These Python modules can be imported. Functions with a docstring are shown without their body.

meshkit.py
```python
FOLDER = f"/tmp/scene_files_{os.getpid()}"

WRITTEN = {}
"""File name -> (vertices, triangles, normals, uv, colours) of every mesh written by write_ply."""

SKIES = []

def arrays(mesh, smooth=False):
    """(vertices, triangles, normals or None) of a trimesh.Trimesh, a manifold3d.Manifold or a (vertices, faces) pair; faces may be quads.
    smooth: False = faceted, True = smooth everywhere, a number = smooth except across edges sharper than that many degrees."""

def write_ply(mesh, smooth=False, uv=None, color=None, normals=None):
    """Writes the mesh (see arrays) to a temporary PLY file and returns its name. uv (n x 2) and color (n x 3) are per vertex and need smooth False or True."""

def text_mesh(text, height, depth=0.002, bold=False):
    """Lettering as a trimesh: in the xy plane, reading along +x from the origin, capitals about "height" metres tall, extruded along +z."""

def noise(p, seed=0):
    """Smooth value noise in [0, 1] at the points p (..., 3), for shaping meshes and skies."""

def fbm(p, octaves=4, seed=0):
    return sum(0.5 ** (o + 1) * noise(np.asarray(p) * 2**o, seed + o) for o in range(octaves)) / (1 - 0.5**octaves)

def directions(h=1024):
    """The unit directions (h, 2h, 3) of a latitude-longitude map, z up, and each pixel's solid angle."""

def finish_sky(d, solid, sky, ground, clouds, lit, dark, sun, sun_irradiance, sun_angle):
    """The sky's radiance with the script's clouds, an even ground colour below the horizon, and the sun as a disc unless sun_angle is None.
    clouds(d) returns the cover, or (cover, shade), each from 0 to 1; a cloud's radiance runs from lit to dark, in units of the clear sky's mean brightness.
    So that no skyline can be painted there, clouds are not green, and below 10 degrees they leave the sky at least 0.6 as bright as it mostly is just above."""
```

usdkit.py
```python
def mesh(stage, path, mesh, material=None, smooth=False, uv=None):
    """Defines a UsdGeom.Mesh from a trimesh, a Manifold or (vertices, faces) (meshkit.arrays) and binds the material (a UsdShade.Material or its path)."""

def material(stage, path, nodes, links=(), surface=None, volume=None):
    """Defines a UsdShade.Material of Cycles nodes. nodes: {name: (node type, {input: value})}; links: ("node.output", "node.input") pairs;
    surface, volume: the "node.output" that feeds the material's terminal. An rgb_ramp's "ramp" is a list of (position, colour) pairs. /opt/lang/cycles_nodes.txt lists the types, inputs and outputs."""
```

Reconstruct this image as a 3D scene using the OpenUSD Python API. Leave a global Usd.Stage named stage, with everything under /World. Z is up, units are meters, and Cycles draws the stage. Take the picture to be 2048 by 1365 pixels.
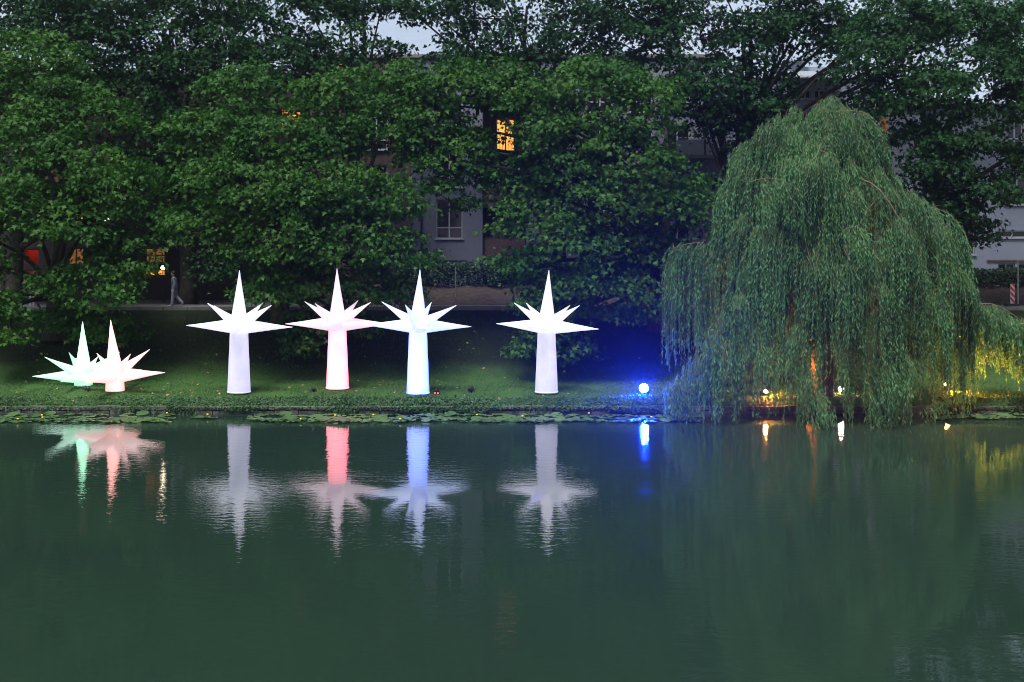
import math
import numpy as np
import trimesh
import manifold3d as m3
import shapely.geometry as sg
import usdkit
import meshkit
from pxr import Usd, UsdGeom, UsdLux, UsdShade, Gf, Sdf

stage = Usd.Stage.CreateInMemory()
UsdGeom.SetStageUpAxis(stage, "Z")
UsdGeom.SetStageMetersPerUnit(stage, 1.0)
UsdGeom.Xform.Define(stage, "/World")
UsdGeom.Scope.Define(stage, "/World/Looks")

# ------------------------------------------------------------------ camera, sky, light
EYE, FPX, HORIZON = 6.85, 2500.0, 500.0          # eye height above the water, focal length and horizon in photograph pixels
FOCAL = FPX / 2048 * 36.0
cam = UsdGeom.Camera.Define(stage, "/World/camera")
cam.AddTranslateOp().Set((0, 0, EYE))
cam.AddRotateXOp().Set(90.0)
cam.CreateFocalLengthAttr(FOCAL)
cam.CreateHorizontalApertureAttr(36.0)
cam.CreateVerticalApertureAttr(24.0)
cam.CreateVerticalApertureOffsetAttr(-(682.5 - HORIZON) / 2048 * 36.0)
cam.CreateClippingRangeAttr((0.1, 5000.0))
cam.CreateFStopAttr(0.0)
EXPOSURE = 1.93
cam.CreateExposureAttr(EXPOSURE)

SUN_EL, SUN_ROT = math.radians(3.0), math.radians(205.0)      # the sun has just gone, behind the photographer's left shoulder
SKY_STRENGTH = 0.027
dome = UsdLux.DomeLight.Define(stage, "/World/sky")
sky_m = usdkit.material(stage, "/World/Looks/dusk_sky", {
    "sky": ("sky_texture", {"sky_type": "single_scattering", "sun_disc": False, "sun_elevation": SUN_EL, "sun_rotation": SUN_ROT, "altitude": 200.0, "air_density": 1.0, "aerosol_density": 1.5, "ozone_density": 2.0}),
    "tc": ("texture_coordinate", {}),
    "mp": ("mapping", {"scale": (1.0, 1.0, 3.0)}),
    "nz": ("noise_texture", {"scale": 2.2, "detail": 6.0, "roughness": 0.6}),
    "rp": ("rgb_ramp", {"ramp": [(0.30, (0.35, 0.35, 0.35)), (0.7, (0.8, 0.8, 0.8))]}),
    "cl": ("mix_color", {"blend_type": "mix", "b": (8.5, 9.8, 12.5)}),
    "bg": ("background_shader", {"strength": SKY_STRENGTH})},
    [("tc.generated", "mp.vector"), ("mp.vector", "nz.vector"), ("nz.fac", "rp.fac"), ("rp.color", "cl.fac"), ("sky.color", "cl.a"), ("cl.result", "bg.color")], surface="bg.background")
UsdShade.MaterialBindingAPI.Apply(dome.GetPrim()).Bind(sky_m)
dome.GetPrim().SetCustomDataByKey("kind", "structure")
sun = UsdLux.DistantLight.Define(stage, "/World/sun")
sun.CreateIntensityAttr(0.47)
sun.CreateAngleAttr(24.0)
sun.CreateNormalizeAttr(True)
sun.CreateColorAttr((1.0, 0.97, 0.93))
sd = Gf.Vec3d(math.sin(SUN_ROT) * math.cos(math.radians(66)), math.cos(SUN_ROT) * math.cos(math.radians(66)), math.sin(math.radians(66)))
rot = Gf.Rotation(Gf.Vec3d(0, 0, 1), sd)
sun.AddTransformOp().Set(Gf.Matrix4d().SetRotate(rot))


# ------------------------------------------------------------------ helpers
def P(px, py, Y):
    """The point at depth Y that the photograph shows at pixel (px, py)."""
    return np.array([(px - 1024.0) / FPX * Y, Y, EYE + (HORIZON - py) / FPX * Y])


def X_(px, Y):
    return (px - 1024.0) / FPX * Y


used = {}


def numbered(parent, name):
    k = (parent, name)
    n = used.get(k, 0)
    used[k] = n + 1
    return f"{parent}/{name}" + (f"_{n:03d}" if n else "")


def tag(prim, label=None, cat=None, group=None, kind=None):
    p = prim if isinstance(prim, Usd.Prim) else prim.GetPrim()
    for k, v in (("label", label), ("category", cat), ("group", group), ("kind", kind)):
        if v:
            p.SetCustomDataByKey(k, v)
    return p


def thing(name, label, cat, loc=(0, 0, 0), group=None, parent="/World"):
    x = UsdGeom.Xform.Define(stage, numbered(parent, name))
    x.AddTranslateOp().Set(tuple(float(a) for a in loc))
    x.GetPrim().SetCustomDataByKey("origin", Gf.Vec3d(*[float(a) for a in loc]))
    return tag(x, label, cat, group)


def origin(p):
    o = p.GetCustomDataByKey("origin")
    return np.zeros(3) if o is None else np.array(o)


def obj(name, mesh, mat, parent=None, smooth=False, kind=None, world=True):
    """One Mesh prim. Geometry is given in world coordinates and made relative to the thing's base."""
    pp = "/World" if parent is None else str(parent.GetPath())
    v, f = (np.asarray(mesh.vertices), np.asarray(mesh.faces)) if hasattr(mesh, "vertices") else mesh
    if parent is not None and world:
        q, o = parent, np.zeros(3)
        while q and str(q.GetPath()) != "/World":
            o = o + origin(q)
            q = q.GetParent()
        v = np.asarray(v) - o
    m = usdkit.mesh(stage, numbered(pp, name), (v, f), M[mat] if isinstance(mat, str) else mat, smooth)
    if kind:
        tag(m, kind=kind)
    return m.GetPrim()


def cat(*ms):
    """Joins trimeshes or (v, f) pairs."""
    vs, fs, n = [], [], 0
    for m in ms:
        v, f = (np.asarray(m.vertices), np.asarray(m.faces)) if hasattr(m, "vertices") else m
        vs.append(v)
        fs.append(np.asarray(f) + n)
        n += len(v)
    return np.vstack(vs), np.vstack(fs)


def box(x0, x1, y0, y1, z0, z1, bevel=0.0):
    m = trimesh.creation.box([x1 - x0, y1 - y0, z1 - z0])
    if bevel:
        c = [(sx * (abs(x1 - x0) / 2 - bevel * (a != 0)), sy * (abs(y1 - y0) / 2 - bevel * (a != 1)), sz * (abs(z1 - z0) / 2 - bevel * (a != 2)))
             for a in range(3) for sx in (-1, 1) for sy in (-1, 1) for sz in (-1, 1)]
        m = trimesh.convex.convex_hull(np.array(c))
    m.apply_translation([(x0 + x1) / 2, (y0 + y1) / 2, (z0 + z1) / 2])
    return m


def tube(points, radii, sides=8, cap=True):
    p = np.asarray(points, float)
    r = np.broadcast_to(np.asarray(radii, float), (len(p),))
    t = np.gradient(p, axis=0)
    t /= np.linalg.norm(t, axis=1, keepdims=True) + 1e-12
    a = np.cross(t, np.where(np.abs(t[:, 2:]) < 0.9, [[0, 0, 1.0]], [[1.0, 0, 0]]))
    a /= np.linalg.norm(a, axis=1, keepdims=True) + 1e-12
    b, ang = np.cross(t, a), np.arange(sides) * 2 * np.pi / sides
    v = p[:, None] + r[:, None, None] * (np.cos(ang)[None, :, None] * a[:, None] + np.sin(ang)[None, :, None] * b[:, None])
    i, j = np.meshgrid(np.arange(len(p) - 1), np.arange(sides), indexing="ij")
    q = np.stack([i * sides + j, i * sides + (j + 1) % sides, (i + 1) * sides + (j + 1) % sides, (i + 1) * sides + j], -1).reshape(-1, 4)
    f = np.vstack([q[:, [0, 1, 2]], q[:, [0, 2, 3]]])
    v = v.reshape(-1, 3)
    if cap:
        n = len(v)
        v = np.vstack([v, p[:1], p[-1:]])
        k = np.arange(sides)
        e = (len(p) - 1) * sides
        f = np.vstack([f, np.stack([np.full(sides, n), (k + 1) % sides, k], 1), np.stack([np.full(sides, n + 1), e + k, e + (k + 1) % sides], 1)])
    return v, f


def spline(pts, n=12):
    p = np.asarray(pts, float)
    if len(p) < 3:
        return np.linspace(p[0], p[-1], n)
    from scipy.interpolate import CubicSpline
    d = np.r_[0, np.cumsum(np.linalg.norm(np.diff(p, axis=0), axis=1))]
    return CubicSpline(d, p)(np.linspace(0, d[-1], n))


def unit(v):
    return v / (np.linalg.norm(v, axis=-1, keepdims=True) + 1e-12)


# ------------------------------------------------------------------ materials
M = {}


def plain(name, col, rough=0.7, var=0.25, scale=3.0, bump=0.0, bump_scale=30.0, metallic=0.0, spec=0.3, dist=0.02):
    lo, hi = [c * (1 - var) for c in col], [min(1, c * (1 + var)) for c in col]
    nodes = {"tc": ("geometry", {}), "n": ("noise_texture", {"scale": scale, "detail": 6.0, "roughness": 0.6}),
             "r": ("rgb_ramp", {"ramp": [(0.3, lo), (0.7, hi)]}),
             "p": ("principled_bsdf", {"roughness": rough, "metallic": metallic, "specular_ior_level": spec})}
    links = [("tc.position", "n.vector"), ("n.fac", "r.fac"), ("r.color", "p.base_color")]
    if bump:
        nodes["n2"] = ("noise_texture", {"scale": bump_scale, "detail": 4.0})
        nodes["b"] = ("bump", {"strength": bump, "distance": dist})
        links += [("tc.position", "n2.vector"), ("n2.fac", "b.height"), ("b.normal", "p.normal")]
    M[name] = usdkit.material(stage, "/World/Looks/" + name, nodes, links, surface="p.BSDF")


def leafy(name, stops, trans=0.35, rough=0.5, spec=0.35, tint=1.25):
    nodes = {"g": ("geometry", {}), "cr": ("rgb_ramp", {"ramp": stops}), "cn": ("noise_texture", {"scale": 0.55, "detail": 3.0}),
             "cv": ("map_range", {"from_min": 0.3, "from_max": 0.7, "to_min": 0.62, "to_max": 1.32, "clamp": True}), "ch": ("map_range", {"from_min": 0.3, "from_max": 0.7, "to_min": 0.515, "to_max": 0.485, "clamp": True}), "r": ("hsv", {"saturation": 1.0}),
             "p": ("principled_bsdf", {"roughness": rough, "specular_ior_level": spec}),
             "h": ("hsv", {"saturation": 1.1, "value": tint}), "t": ("translucent_bsdf", {}), "m": ("mix_closure", {"fac": trans})}
    links = [("g.random_per_island", "cr.fac"), ("g.position", "cn.vector"), ("cn.fac", "cv.value"), ("cn.fac", "ch.value"), ("cv.result", "r.value"), ("ch.result", "r.hue"), ("cr.color", "r.color"), ("r.color", "p.base_color"), ("r.color", "h.color"), ("h.color", "t.color"),
             ("p.BSDF", "m.closure1"), ("t.BSDF", "m.closure2")]
    M[name] = usdkit.material(stage, "/World/Looks/" + name, nodes, links, surface="m.closure")


def glow(name, col, strength):
    M[name] = usdkit.material(stage, "/World/Looks/" + name, {"e": ("emission", {"color": col, "strength": strength})}, [], surface="e.emission")


def lit_room(name, a, b, strength, scale=1.2):
    M[name] = usdkit.material(stage, "/World/Looks/" + name, {
        "tc": ("geometry", {}), "n": ("noise_texture", {"scale": scale, "detail": 3.0}), "r": ("rgb_ramp", {"ramp": [(0.35, a), (0.65, b)]}),
        "e": ("emission", {"strength": strength})}, [("tc.position", "n.vector"), ("n.fac", "r.fac"), ("r.color", "e.color")], surface="e.emission")


plain("stucco", (0.16, 0.175, 0.225), 0.9, 0.10, 0.8, 0.3, 40)
plain("white_stucco", (0.21, 0.235, 0.295), 0.9, 0.08, 0.6, 0.3, 40)
plain("brown_render", (0.085, 0.062, 0.060), 0.9, 0.2, 0.7, 0.3, 30)
plain("dark_timber", (0.018, 0.014, 0.014), 0.8, 0.3, 2.0)
plain("balcony_panel", (0.12, 0.075, 0.07), 0.8, 0.15, 1.0)
plain("trim_white", (0.30, 0.31, 0.34), 0.6, 0.05)
plain("zinc_roof", (0.50, 0.53, 0.58), 0.45, 0.1, 0.8, metallic=0.4)
plain("roof_grey", (0.16, 0.155, 0.16), 0.9, 0.2, 1.0)
plain("iron", (0.03, 0.03, 0.035), 0.5, 0.2, 6.0, metallic=0.5)
plain("plastic_black", (0.015, 0.015, 0.017), 0.45, 0.2, 6.0)
plain("galvanised", (0.42, 0.43, 0.44), 0.5, 0.15, 8.0, metallic=0.5)
plain("concrete", (0.11, 0.11, 0.112), 0.9, 0.2, 2.0, 0.3, 30)
plain("paving", (0.075, 0.075, 0.075), 0.9, 0.2, 1.5, 0.3, 30)
plain("asphalt", (0.03, 0.03, 0.032), 0.9, 0.2, 2.0, 0.3, 60)
plain("earth", (0.030, 0.022, 0.018), 1.0, 0.45, 3.5, 0.9, 9, dist=0.08)
plain("bark", (0.036, 0.030, 0.024), 0.95, 0.45, 3.0, 0.8, 14, dist=0.05)
plain("willow_bark", (0.11, 0.075, 0.048), 0.95, 0.4, 4.0, 0.9, 12, dist=0.06)
plain("willow_twig", (0.16, 0.135, 0.06), 0.7, 0.25, 2.0)
plain("beacon_white", (0.45, 0.45, 0.46), 0.5, 0.05)
plain("beacon_red", (0.42, 0.03, 0.03), 0.5, 0.1)
plain("rubber", (0.03, 0.03, 0.03), 0.9, 0.2)
plain("skin", (0.35, 0.22, 0.17), 0.6, 0.05)
plain("hair_dark", (0.02, 0.015, 0.012), 0.6, 0.2)
plain("shirt", (0.12, 0.14, 0.18), 0.9, 0.1)
plain("trousers", (0.18, 0.19, 0.23), 0.9, 0.1)
plain("shoe_leather", (0.22, 0.20, 0.19), 0.7, 0.1)
plain("wall_stone", (0.085, 0.082, 0.075), 0.95, 0.45, 3.0, 0.8, 12, dist=0.04)
plain("wall_stone_dark", (0.055, 0.055, 0.05), 0.95, 0.45, 3.0, 0.8, 12, dist=0.04)
plain("petal_yellow", (0.65, 0.45, 0.03), 0.6, 0.1)
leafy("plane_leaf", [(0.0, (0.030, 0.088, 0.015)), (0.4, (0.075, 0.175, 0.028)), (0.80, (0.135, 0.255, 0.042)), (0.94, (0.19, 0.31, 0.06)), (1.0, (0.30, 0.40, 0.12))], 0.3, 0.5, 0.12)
leafy("shade_painted_leaf", [(0.0, (0.014, 0.050, 0.015)), (0.6, (0.024, 0.075, 0.016)), (1.0, (0.050, 0.105, 0.020))], 0.25, 0.5, 0.1)  # darker copy of the plane leaf, the back trees' shade put into its colour
leafy("willow_leaf", [(0.0, (0.070, 0.170, 0.075)), (0.5, (0.120, 0.245, 0.120)), (0.9, (0.17, 0.30, 0.155)), (1.0, (0.24, 0.36, 0.20))], 0.35, 0.5, 0.15)
leafy("hedge_leaf", [(0.0, (0.015, 0.045, 0.018)), (1.0, (0.04, 0.085, 0.03))], 0.2)
leafy("ivy_leaf", [(0.0, (0.03, 0.085, 0.024)), (0.6, (0.05, 0.13, 0.035)), (1.0, (0.10, 0.19, 0.06))], 0.25)
leafy("grass_blade", [(0.0, (0.035, 0.095, 0.022)), (0.6, (0.055, 0.13, 0.03)), (1.0, (0.11, 0.16, 0.05))], 0.3)
leafy("lily_leaf", [(0.0, (0.05, 0.10, 0.035)), (0.6, (0.085, 0.14, 0.055)), (1.0, (0.14, 0.19, 0.08))], 0.1, 0.35, 0.5)

# grass darkening up the slope: bare earth, plus tree shade put into the colour
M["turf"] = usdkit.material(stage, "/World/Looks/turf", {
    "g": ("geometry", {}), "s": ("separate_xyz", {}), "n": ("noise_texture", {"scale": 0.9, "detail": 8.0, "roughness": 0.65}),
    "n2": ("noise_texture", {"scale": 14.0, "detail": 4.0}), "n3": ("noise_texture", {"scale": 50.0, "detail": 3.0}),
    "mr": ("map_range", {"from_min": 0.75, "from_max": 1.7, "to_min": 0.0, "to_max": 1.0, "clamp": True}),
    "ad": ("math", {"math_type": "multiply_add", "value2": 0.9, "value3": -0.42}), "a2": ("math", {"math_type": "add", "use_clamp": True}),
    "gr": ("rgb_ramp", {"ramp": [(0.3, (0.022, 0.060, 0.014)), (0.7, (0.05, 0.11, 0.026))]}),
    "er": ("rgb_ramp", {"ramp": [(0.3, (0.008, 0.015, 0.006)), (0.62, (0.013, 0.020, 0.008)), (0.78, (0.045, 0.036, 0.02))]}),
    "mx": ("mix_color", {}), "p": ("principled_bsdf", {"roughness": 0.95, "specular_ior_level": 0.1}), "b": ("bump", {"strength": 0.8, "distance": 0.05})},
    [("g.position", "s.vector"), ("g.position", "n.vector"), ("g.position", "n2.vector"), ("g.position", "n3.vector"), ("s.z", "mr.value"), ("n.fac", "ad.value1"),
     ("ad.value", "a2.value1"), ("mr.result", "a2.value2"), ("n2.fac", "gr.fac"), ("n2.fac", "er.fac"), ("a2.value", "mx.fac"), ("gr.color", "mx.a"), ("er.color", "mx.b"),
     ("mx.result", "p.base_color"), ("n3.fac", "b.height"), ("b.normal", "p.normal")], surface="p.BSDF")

# murky pond water: a rippled mirror over a green body
M["pond_water"] = usdkit.material(stage, "/World/Looks/pond_water", {
    "g": ("geometry", {}), "mp": ("mapping", {"scale": (1.0, 1.6, 1.0)}), "n1": ("noise_texture", {"scale": 2.6, "detail": 3.0, "roughness": 0.55}),
    "mp2": ("mapping", {"scale": (0.09, 0.16, 1.0)}), "n2": ("noise_texture", {"scale": 1.0, "detail": 2.0}), "mr": ("map_range", {"from_min": 0.35, "from_max": 0.65, "to_min": 0.15, "to_max": 1.7, "clamp": True}),
    "mp3": ("mapping", {"scale": (0.04, 0.22, 1.0)}), "n3": ("noise_texture", {"scale": 1.0, "detail": 4.0, "roughness": 0.6}), "rr": ("map_range", {"from_min": 0.42, "from_max": 0.68, "to_min": 0.012, "to_max": 0.05, "clamp": True}), "mu": ("math", {"math_type": "multiply"}), "b": ("bump", {"strength": 1.0, "distance": 0.006}),
    "p": ("principled_bsdf", {"base_color": (0.0100, 0.0225, 0.0150), "roughness": 0.03, "ior": 1.33, "specular_ior_level": 0.5})},
    [("g.position", "mp.vector"), ("mp.vector", "n1.vector"), ("g.position", "mp2.vector"), ("mp2.vector", "n2.vector"), ("n2.fac", "mr.value"), ("n1.fac", "mu.value1"), ("mr.result", "mu.value2"),
     ("g.position", "mp3.vector"), ("mp3.vector", "n3.vector"), ("n3.fac", "rr.value"), ("rr.result", "p.roughness"), ("mu.value", "b.height"), ("b.normal", "p.normal")], surface="p.BSDF")

M["window_glass"] = usdkit.material(stage, "/World/Looks/window_glass", {"f": ("fresnel", {"IOR": 1.5}), "d": ("principled_bsdf", {"base_color": (0.012, 0.013, 0.016), "roughness": 0.08})}, [], surface="d.BSDF")
lit_room("lit_amber", (0.70, 0.25, 0.03), (1.0, 0.42, 0.07), 0.42, 0.9)
lit_room("lit_orange", (0.30, 0.10, 0.03), (0.55, 0.22, 0.06), 0.13, 1.0)
lit_room("lit_red", (0.35, 0.012, 0.004), (0.75, 0.035, 0.01), 0.075, 1.0)
glow("globe_white", (1.0, 0.82, 0.6), 5.0)
glow("spark_white", (1.0, 0.9, 0.75), 3.0)
glow("led_red", (1.0, 0.05, 0.05), 3.0)
glow("lamp_blue", (0.003, 0.03, 1.0), 7500.0)
glow("lamp_pink", (1.0, 0.50, 0.36), 220.0)
glow("lamp_orange", (1.0, 0.34, 0.07), 2600.0)
glow("lamp_yellow", (1.0, 0.36, 0.045), 7000.0)


EV = 2.0 ** -EXPOSURE


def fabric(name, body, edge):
    """Thin inflated nylon lit from within: it glows, with a deeper colour painted along its edge for the lens bloom fringe."""
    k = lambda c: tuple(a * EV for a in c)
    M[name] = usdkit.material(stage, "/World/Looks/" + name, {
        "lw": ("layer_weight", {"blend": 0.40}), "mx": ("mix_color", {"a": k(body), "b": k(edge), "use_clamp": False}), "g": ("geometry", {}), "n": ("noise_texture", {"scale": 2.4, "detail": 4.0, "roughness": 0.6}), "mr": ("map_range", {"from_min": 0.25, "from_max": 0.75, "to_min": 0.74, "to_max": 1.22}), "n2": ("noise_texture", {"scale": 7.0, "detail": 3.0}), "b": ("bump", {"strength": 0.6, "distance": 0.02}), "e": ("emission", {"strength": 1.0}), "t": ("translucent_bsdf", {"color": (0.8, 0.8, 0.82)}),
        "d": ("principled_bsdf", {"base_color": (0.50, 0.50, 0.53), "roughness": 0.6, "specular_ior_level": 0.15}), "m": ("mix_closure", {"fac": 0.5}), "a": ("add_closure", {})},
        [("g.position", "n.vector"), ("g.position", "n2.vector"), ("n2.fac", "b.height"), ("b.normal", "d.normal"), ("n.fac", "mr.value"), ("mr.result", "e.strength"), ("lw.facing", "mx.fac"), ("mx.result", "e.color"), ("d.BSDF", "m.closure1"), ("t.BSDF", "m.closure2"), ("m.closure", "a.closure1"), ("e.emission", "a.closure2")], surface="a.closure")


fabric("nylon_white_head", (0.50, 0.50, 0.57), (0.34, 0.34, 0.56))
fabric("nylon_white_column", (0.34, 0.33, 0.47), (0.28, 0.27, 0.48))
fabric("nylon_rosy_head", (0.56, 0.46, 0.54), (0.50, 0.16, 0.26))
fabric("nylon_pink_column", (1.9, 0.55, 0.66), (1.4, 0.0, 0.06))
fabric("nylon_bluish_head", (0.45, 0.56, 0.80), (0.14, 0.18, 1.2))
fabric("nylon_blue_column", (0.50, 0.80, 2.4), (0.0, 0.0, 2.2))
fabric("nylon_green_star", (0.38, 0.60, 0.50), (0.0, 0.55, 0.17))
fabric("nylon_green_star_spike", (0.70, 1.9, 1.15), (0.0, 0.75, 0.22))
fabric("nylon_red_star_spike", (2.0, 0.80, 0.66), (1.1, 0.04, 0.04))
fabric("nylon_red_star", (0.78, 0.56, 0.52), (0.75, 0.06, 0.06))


# ------------------------------------------------------------------ ground, pond, path
BANK_Y = 52.2


def ground_z(x, y):
    x, y = np.broadcast_arrays(np.asarray(x, float), np.asarray(y, float))
    z = np.interp(y, [-60, -16, -14, 52.25, 52.35, 52.7, 53.3, 54.2, 57.6, 59.0, 61.4, 62.4, 63], [3.0, 1.0, -1.3, -1.3, 0.30, 0.44, 0.60, 0.69, 0.86, 1.45, 3.3, 3.84, 3.88])
    w = np.interp(y, [52.2, 52.6, 60, 62.3], [0, 1, 1, 0])
    return z + w * 0.16 * (meshkit.fbm(np.stack([x * 0.35, y * 0.5, 0 * x], -1), 3, 5) - 0.5)


xs = np.r_[-900, -400, -200, -100, np.linspace(-60, 60, 181), 100, 200, 400, 900]
ys = np.r_[-900, -300, -60, -16, -14, 20, 50, 52.25, np.linspace(52.35, 63, 56), 66, 72, 90, 200, 500, 1200]
gx, gy = np.meshgrid(xs, ys, indexing="ij")
gz = ground_z(gx, gy)
nx, ny = gx.shape
ii, jj = np.meshgrid(np.arange(nx - 1), np.arange(ny - 1), indexing="ij")
q = np.stack([ii * ny + jj, (ii + 1) * ny + jj, (ii + 1) * ny + jj + 1, ii * ny + jj + 1], -1).reshape(-1, 4)
g = obj("ground", (np.stack([gx, gy, gz], -1).reshape(-1, 3), np.vstack([q[:, [0, 1, 2]], q[:, [0, 2, 3]]])), "turf", smooth=True)
tag(g, "grassy bank rising from a flat lawn to a dark slope", "ground", kind="structure")

v = np.array([[-400, -15.2, 0], [400, -15.2, 0], [400, BANK_Y + 0.05, 0], [-400, BANK_Y + 0.05, 0]], float)
tag(obj("water", (v, np.array([[0, 1, 2], [0, 2, 3]])), "pond_water"), "dark green pond water with faint ripples", "water", kind="structure")

path = obj("path", box(-70, 70, 62.55, 65.0, 3.7, 3.99), "paving")
tag(path, "grey footpath along the top of the bank", "path", kind="structure")
kerb_t = tag(UsdGeom.Xform.Define(stage, "/World/kerb"), "pale stone kerb edging the footpath", "kerb", kind="structure")
x = -45.0
while x < 45:
    obj("kerb_stone", box(x + 0.01, x + 1.19, 62.4, 62.545, 3.7, 4.0, 0.012), "concrete", kerb_t)
    x += 1.2
tag(obj("forecourt", box(-70, X_(640, 66), 65.0, 120, 3.75, 3.965), "asphalt"), "dark forecourt in front of the lit bar", "forecourt", kind="structure")
bx0, bx1 = X_(640, 66) + 0.004, 75.0
bedp = [(65.0, 3.6), (65.0, 4.02), (66.2, 4.45), (67.9, 4.88), (120, 4.9), (120, 3.6)]
nb = 90
bxs = np.linspace(bx0, bx1, nb)
bv = np.array([[x, y + (0.0 if k in (0, 1, 4, 5) else 0.25 * math.sin(x * 1.7 + k)), z + (0.10 * math.sin(x * 2.3 + k * 2) if k in (2, 3) else 0)] for x in bxs for k, (y, z) in enumerate(bedp)])
bf = []
for i in range(nb - 1):
    for k in range(6):
        a, b_, c, d = i * 6 + k, i * 6 + (k + 1) % 6, (i + 1) * 6 + (k + 1) % 6, (i + 1) * 6 + k
        bf += [[a, b_, c], [a, c, d]]
for e in (0, (nb - 1) * 6):
    bf += [[e, e + k, e + k + 1] for k in range(1, 5)]
tag(obj("earth_bed", (bv, np.array(bf)), "earth"), "bare brown earth bed between footpath and hedge", "ground", kind="structure")

# quay wall of stone blocks along the water
rng = np.random.default_rng(11)
wall = thing("quay_wall", "low dark stone quay wall along the far edge of the pond", "wall", (0, BANK_Y, 0))
for row, (z0, z1) in enumerate([(-0.9, 0.13), (0.145, 0.32)]):
    x = -25.0 - 0.4 * row
    while x < 25:
        L = rng.uniform(0.75, 1.05)
        obj("stone_block", box(x + 0.012, x + L - 0.012, BANK_Y - 0.02 + rng.uniform(-0.02, 0.02), BANK_Y + 0.35, z0, z1 + rng.uniform(-0.02, 0.01), 0.015), "wall_stone" if rng.random() < 0.6 else "wall_stone_dark", wall)
        x += L

# ------------------------------------------------------------------ leaves in bulk
PALM = np.array([[0, 0], [-0.30, 0.02], [-0.20, 0.22], [-0.58, 0.38], [-0.24, 0.50], [0, 1.0], [0.24, 0.50], [0.58, 0.38], [0.20, 0.22], [0.30, 0.02]])
PALM_F = np.array([[0, 1, 2], [0, 2, 8], [0, 8, 9], [2, 3, 4], [2, 4, 6], [2, 6, 8], [4, 5, 6], [6, 7, 8]])
OVAL = np.array([[0, 0], [-0.42, 0.4], [0, 1.0], [0.42, 0.4]])
OVAL_F = np.array([[0, 3, 2], [0, 2, 1]])


def leaves(pos, normal, tip, size, shape=PALM, faces=PALM_F, fold=0.25, droop=0.2):
    """Every leaf at its own place: pos, unit normal, tip direction (made perpendicular), length."""
    n = unit(normal)
    t = unit(tip - (tip * n).sum(-1, keepdims=True) * n)
    s = np.cross(t, n)
    size = np.asarray(size)[:, None, None]
    u, w = shape[None, :, 0:1], shape[None, :, 1:2]
    h = np.abs(u) * fold - w * w * droop
    v = pos[:, None, :] + size * (u * s[:, None] + w * t[:, None] + h * n[:, None])
    f = faces[None] + (np.arange(len(pos)) * len(shape))[:, None, None]
    return v.reshape(-1, 3), f.reshape(-1, 3)


def ball(rng, n):
    return unit(rng.normal(size=(n, 3)))


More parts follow.
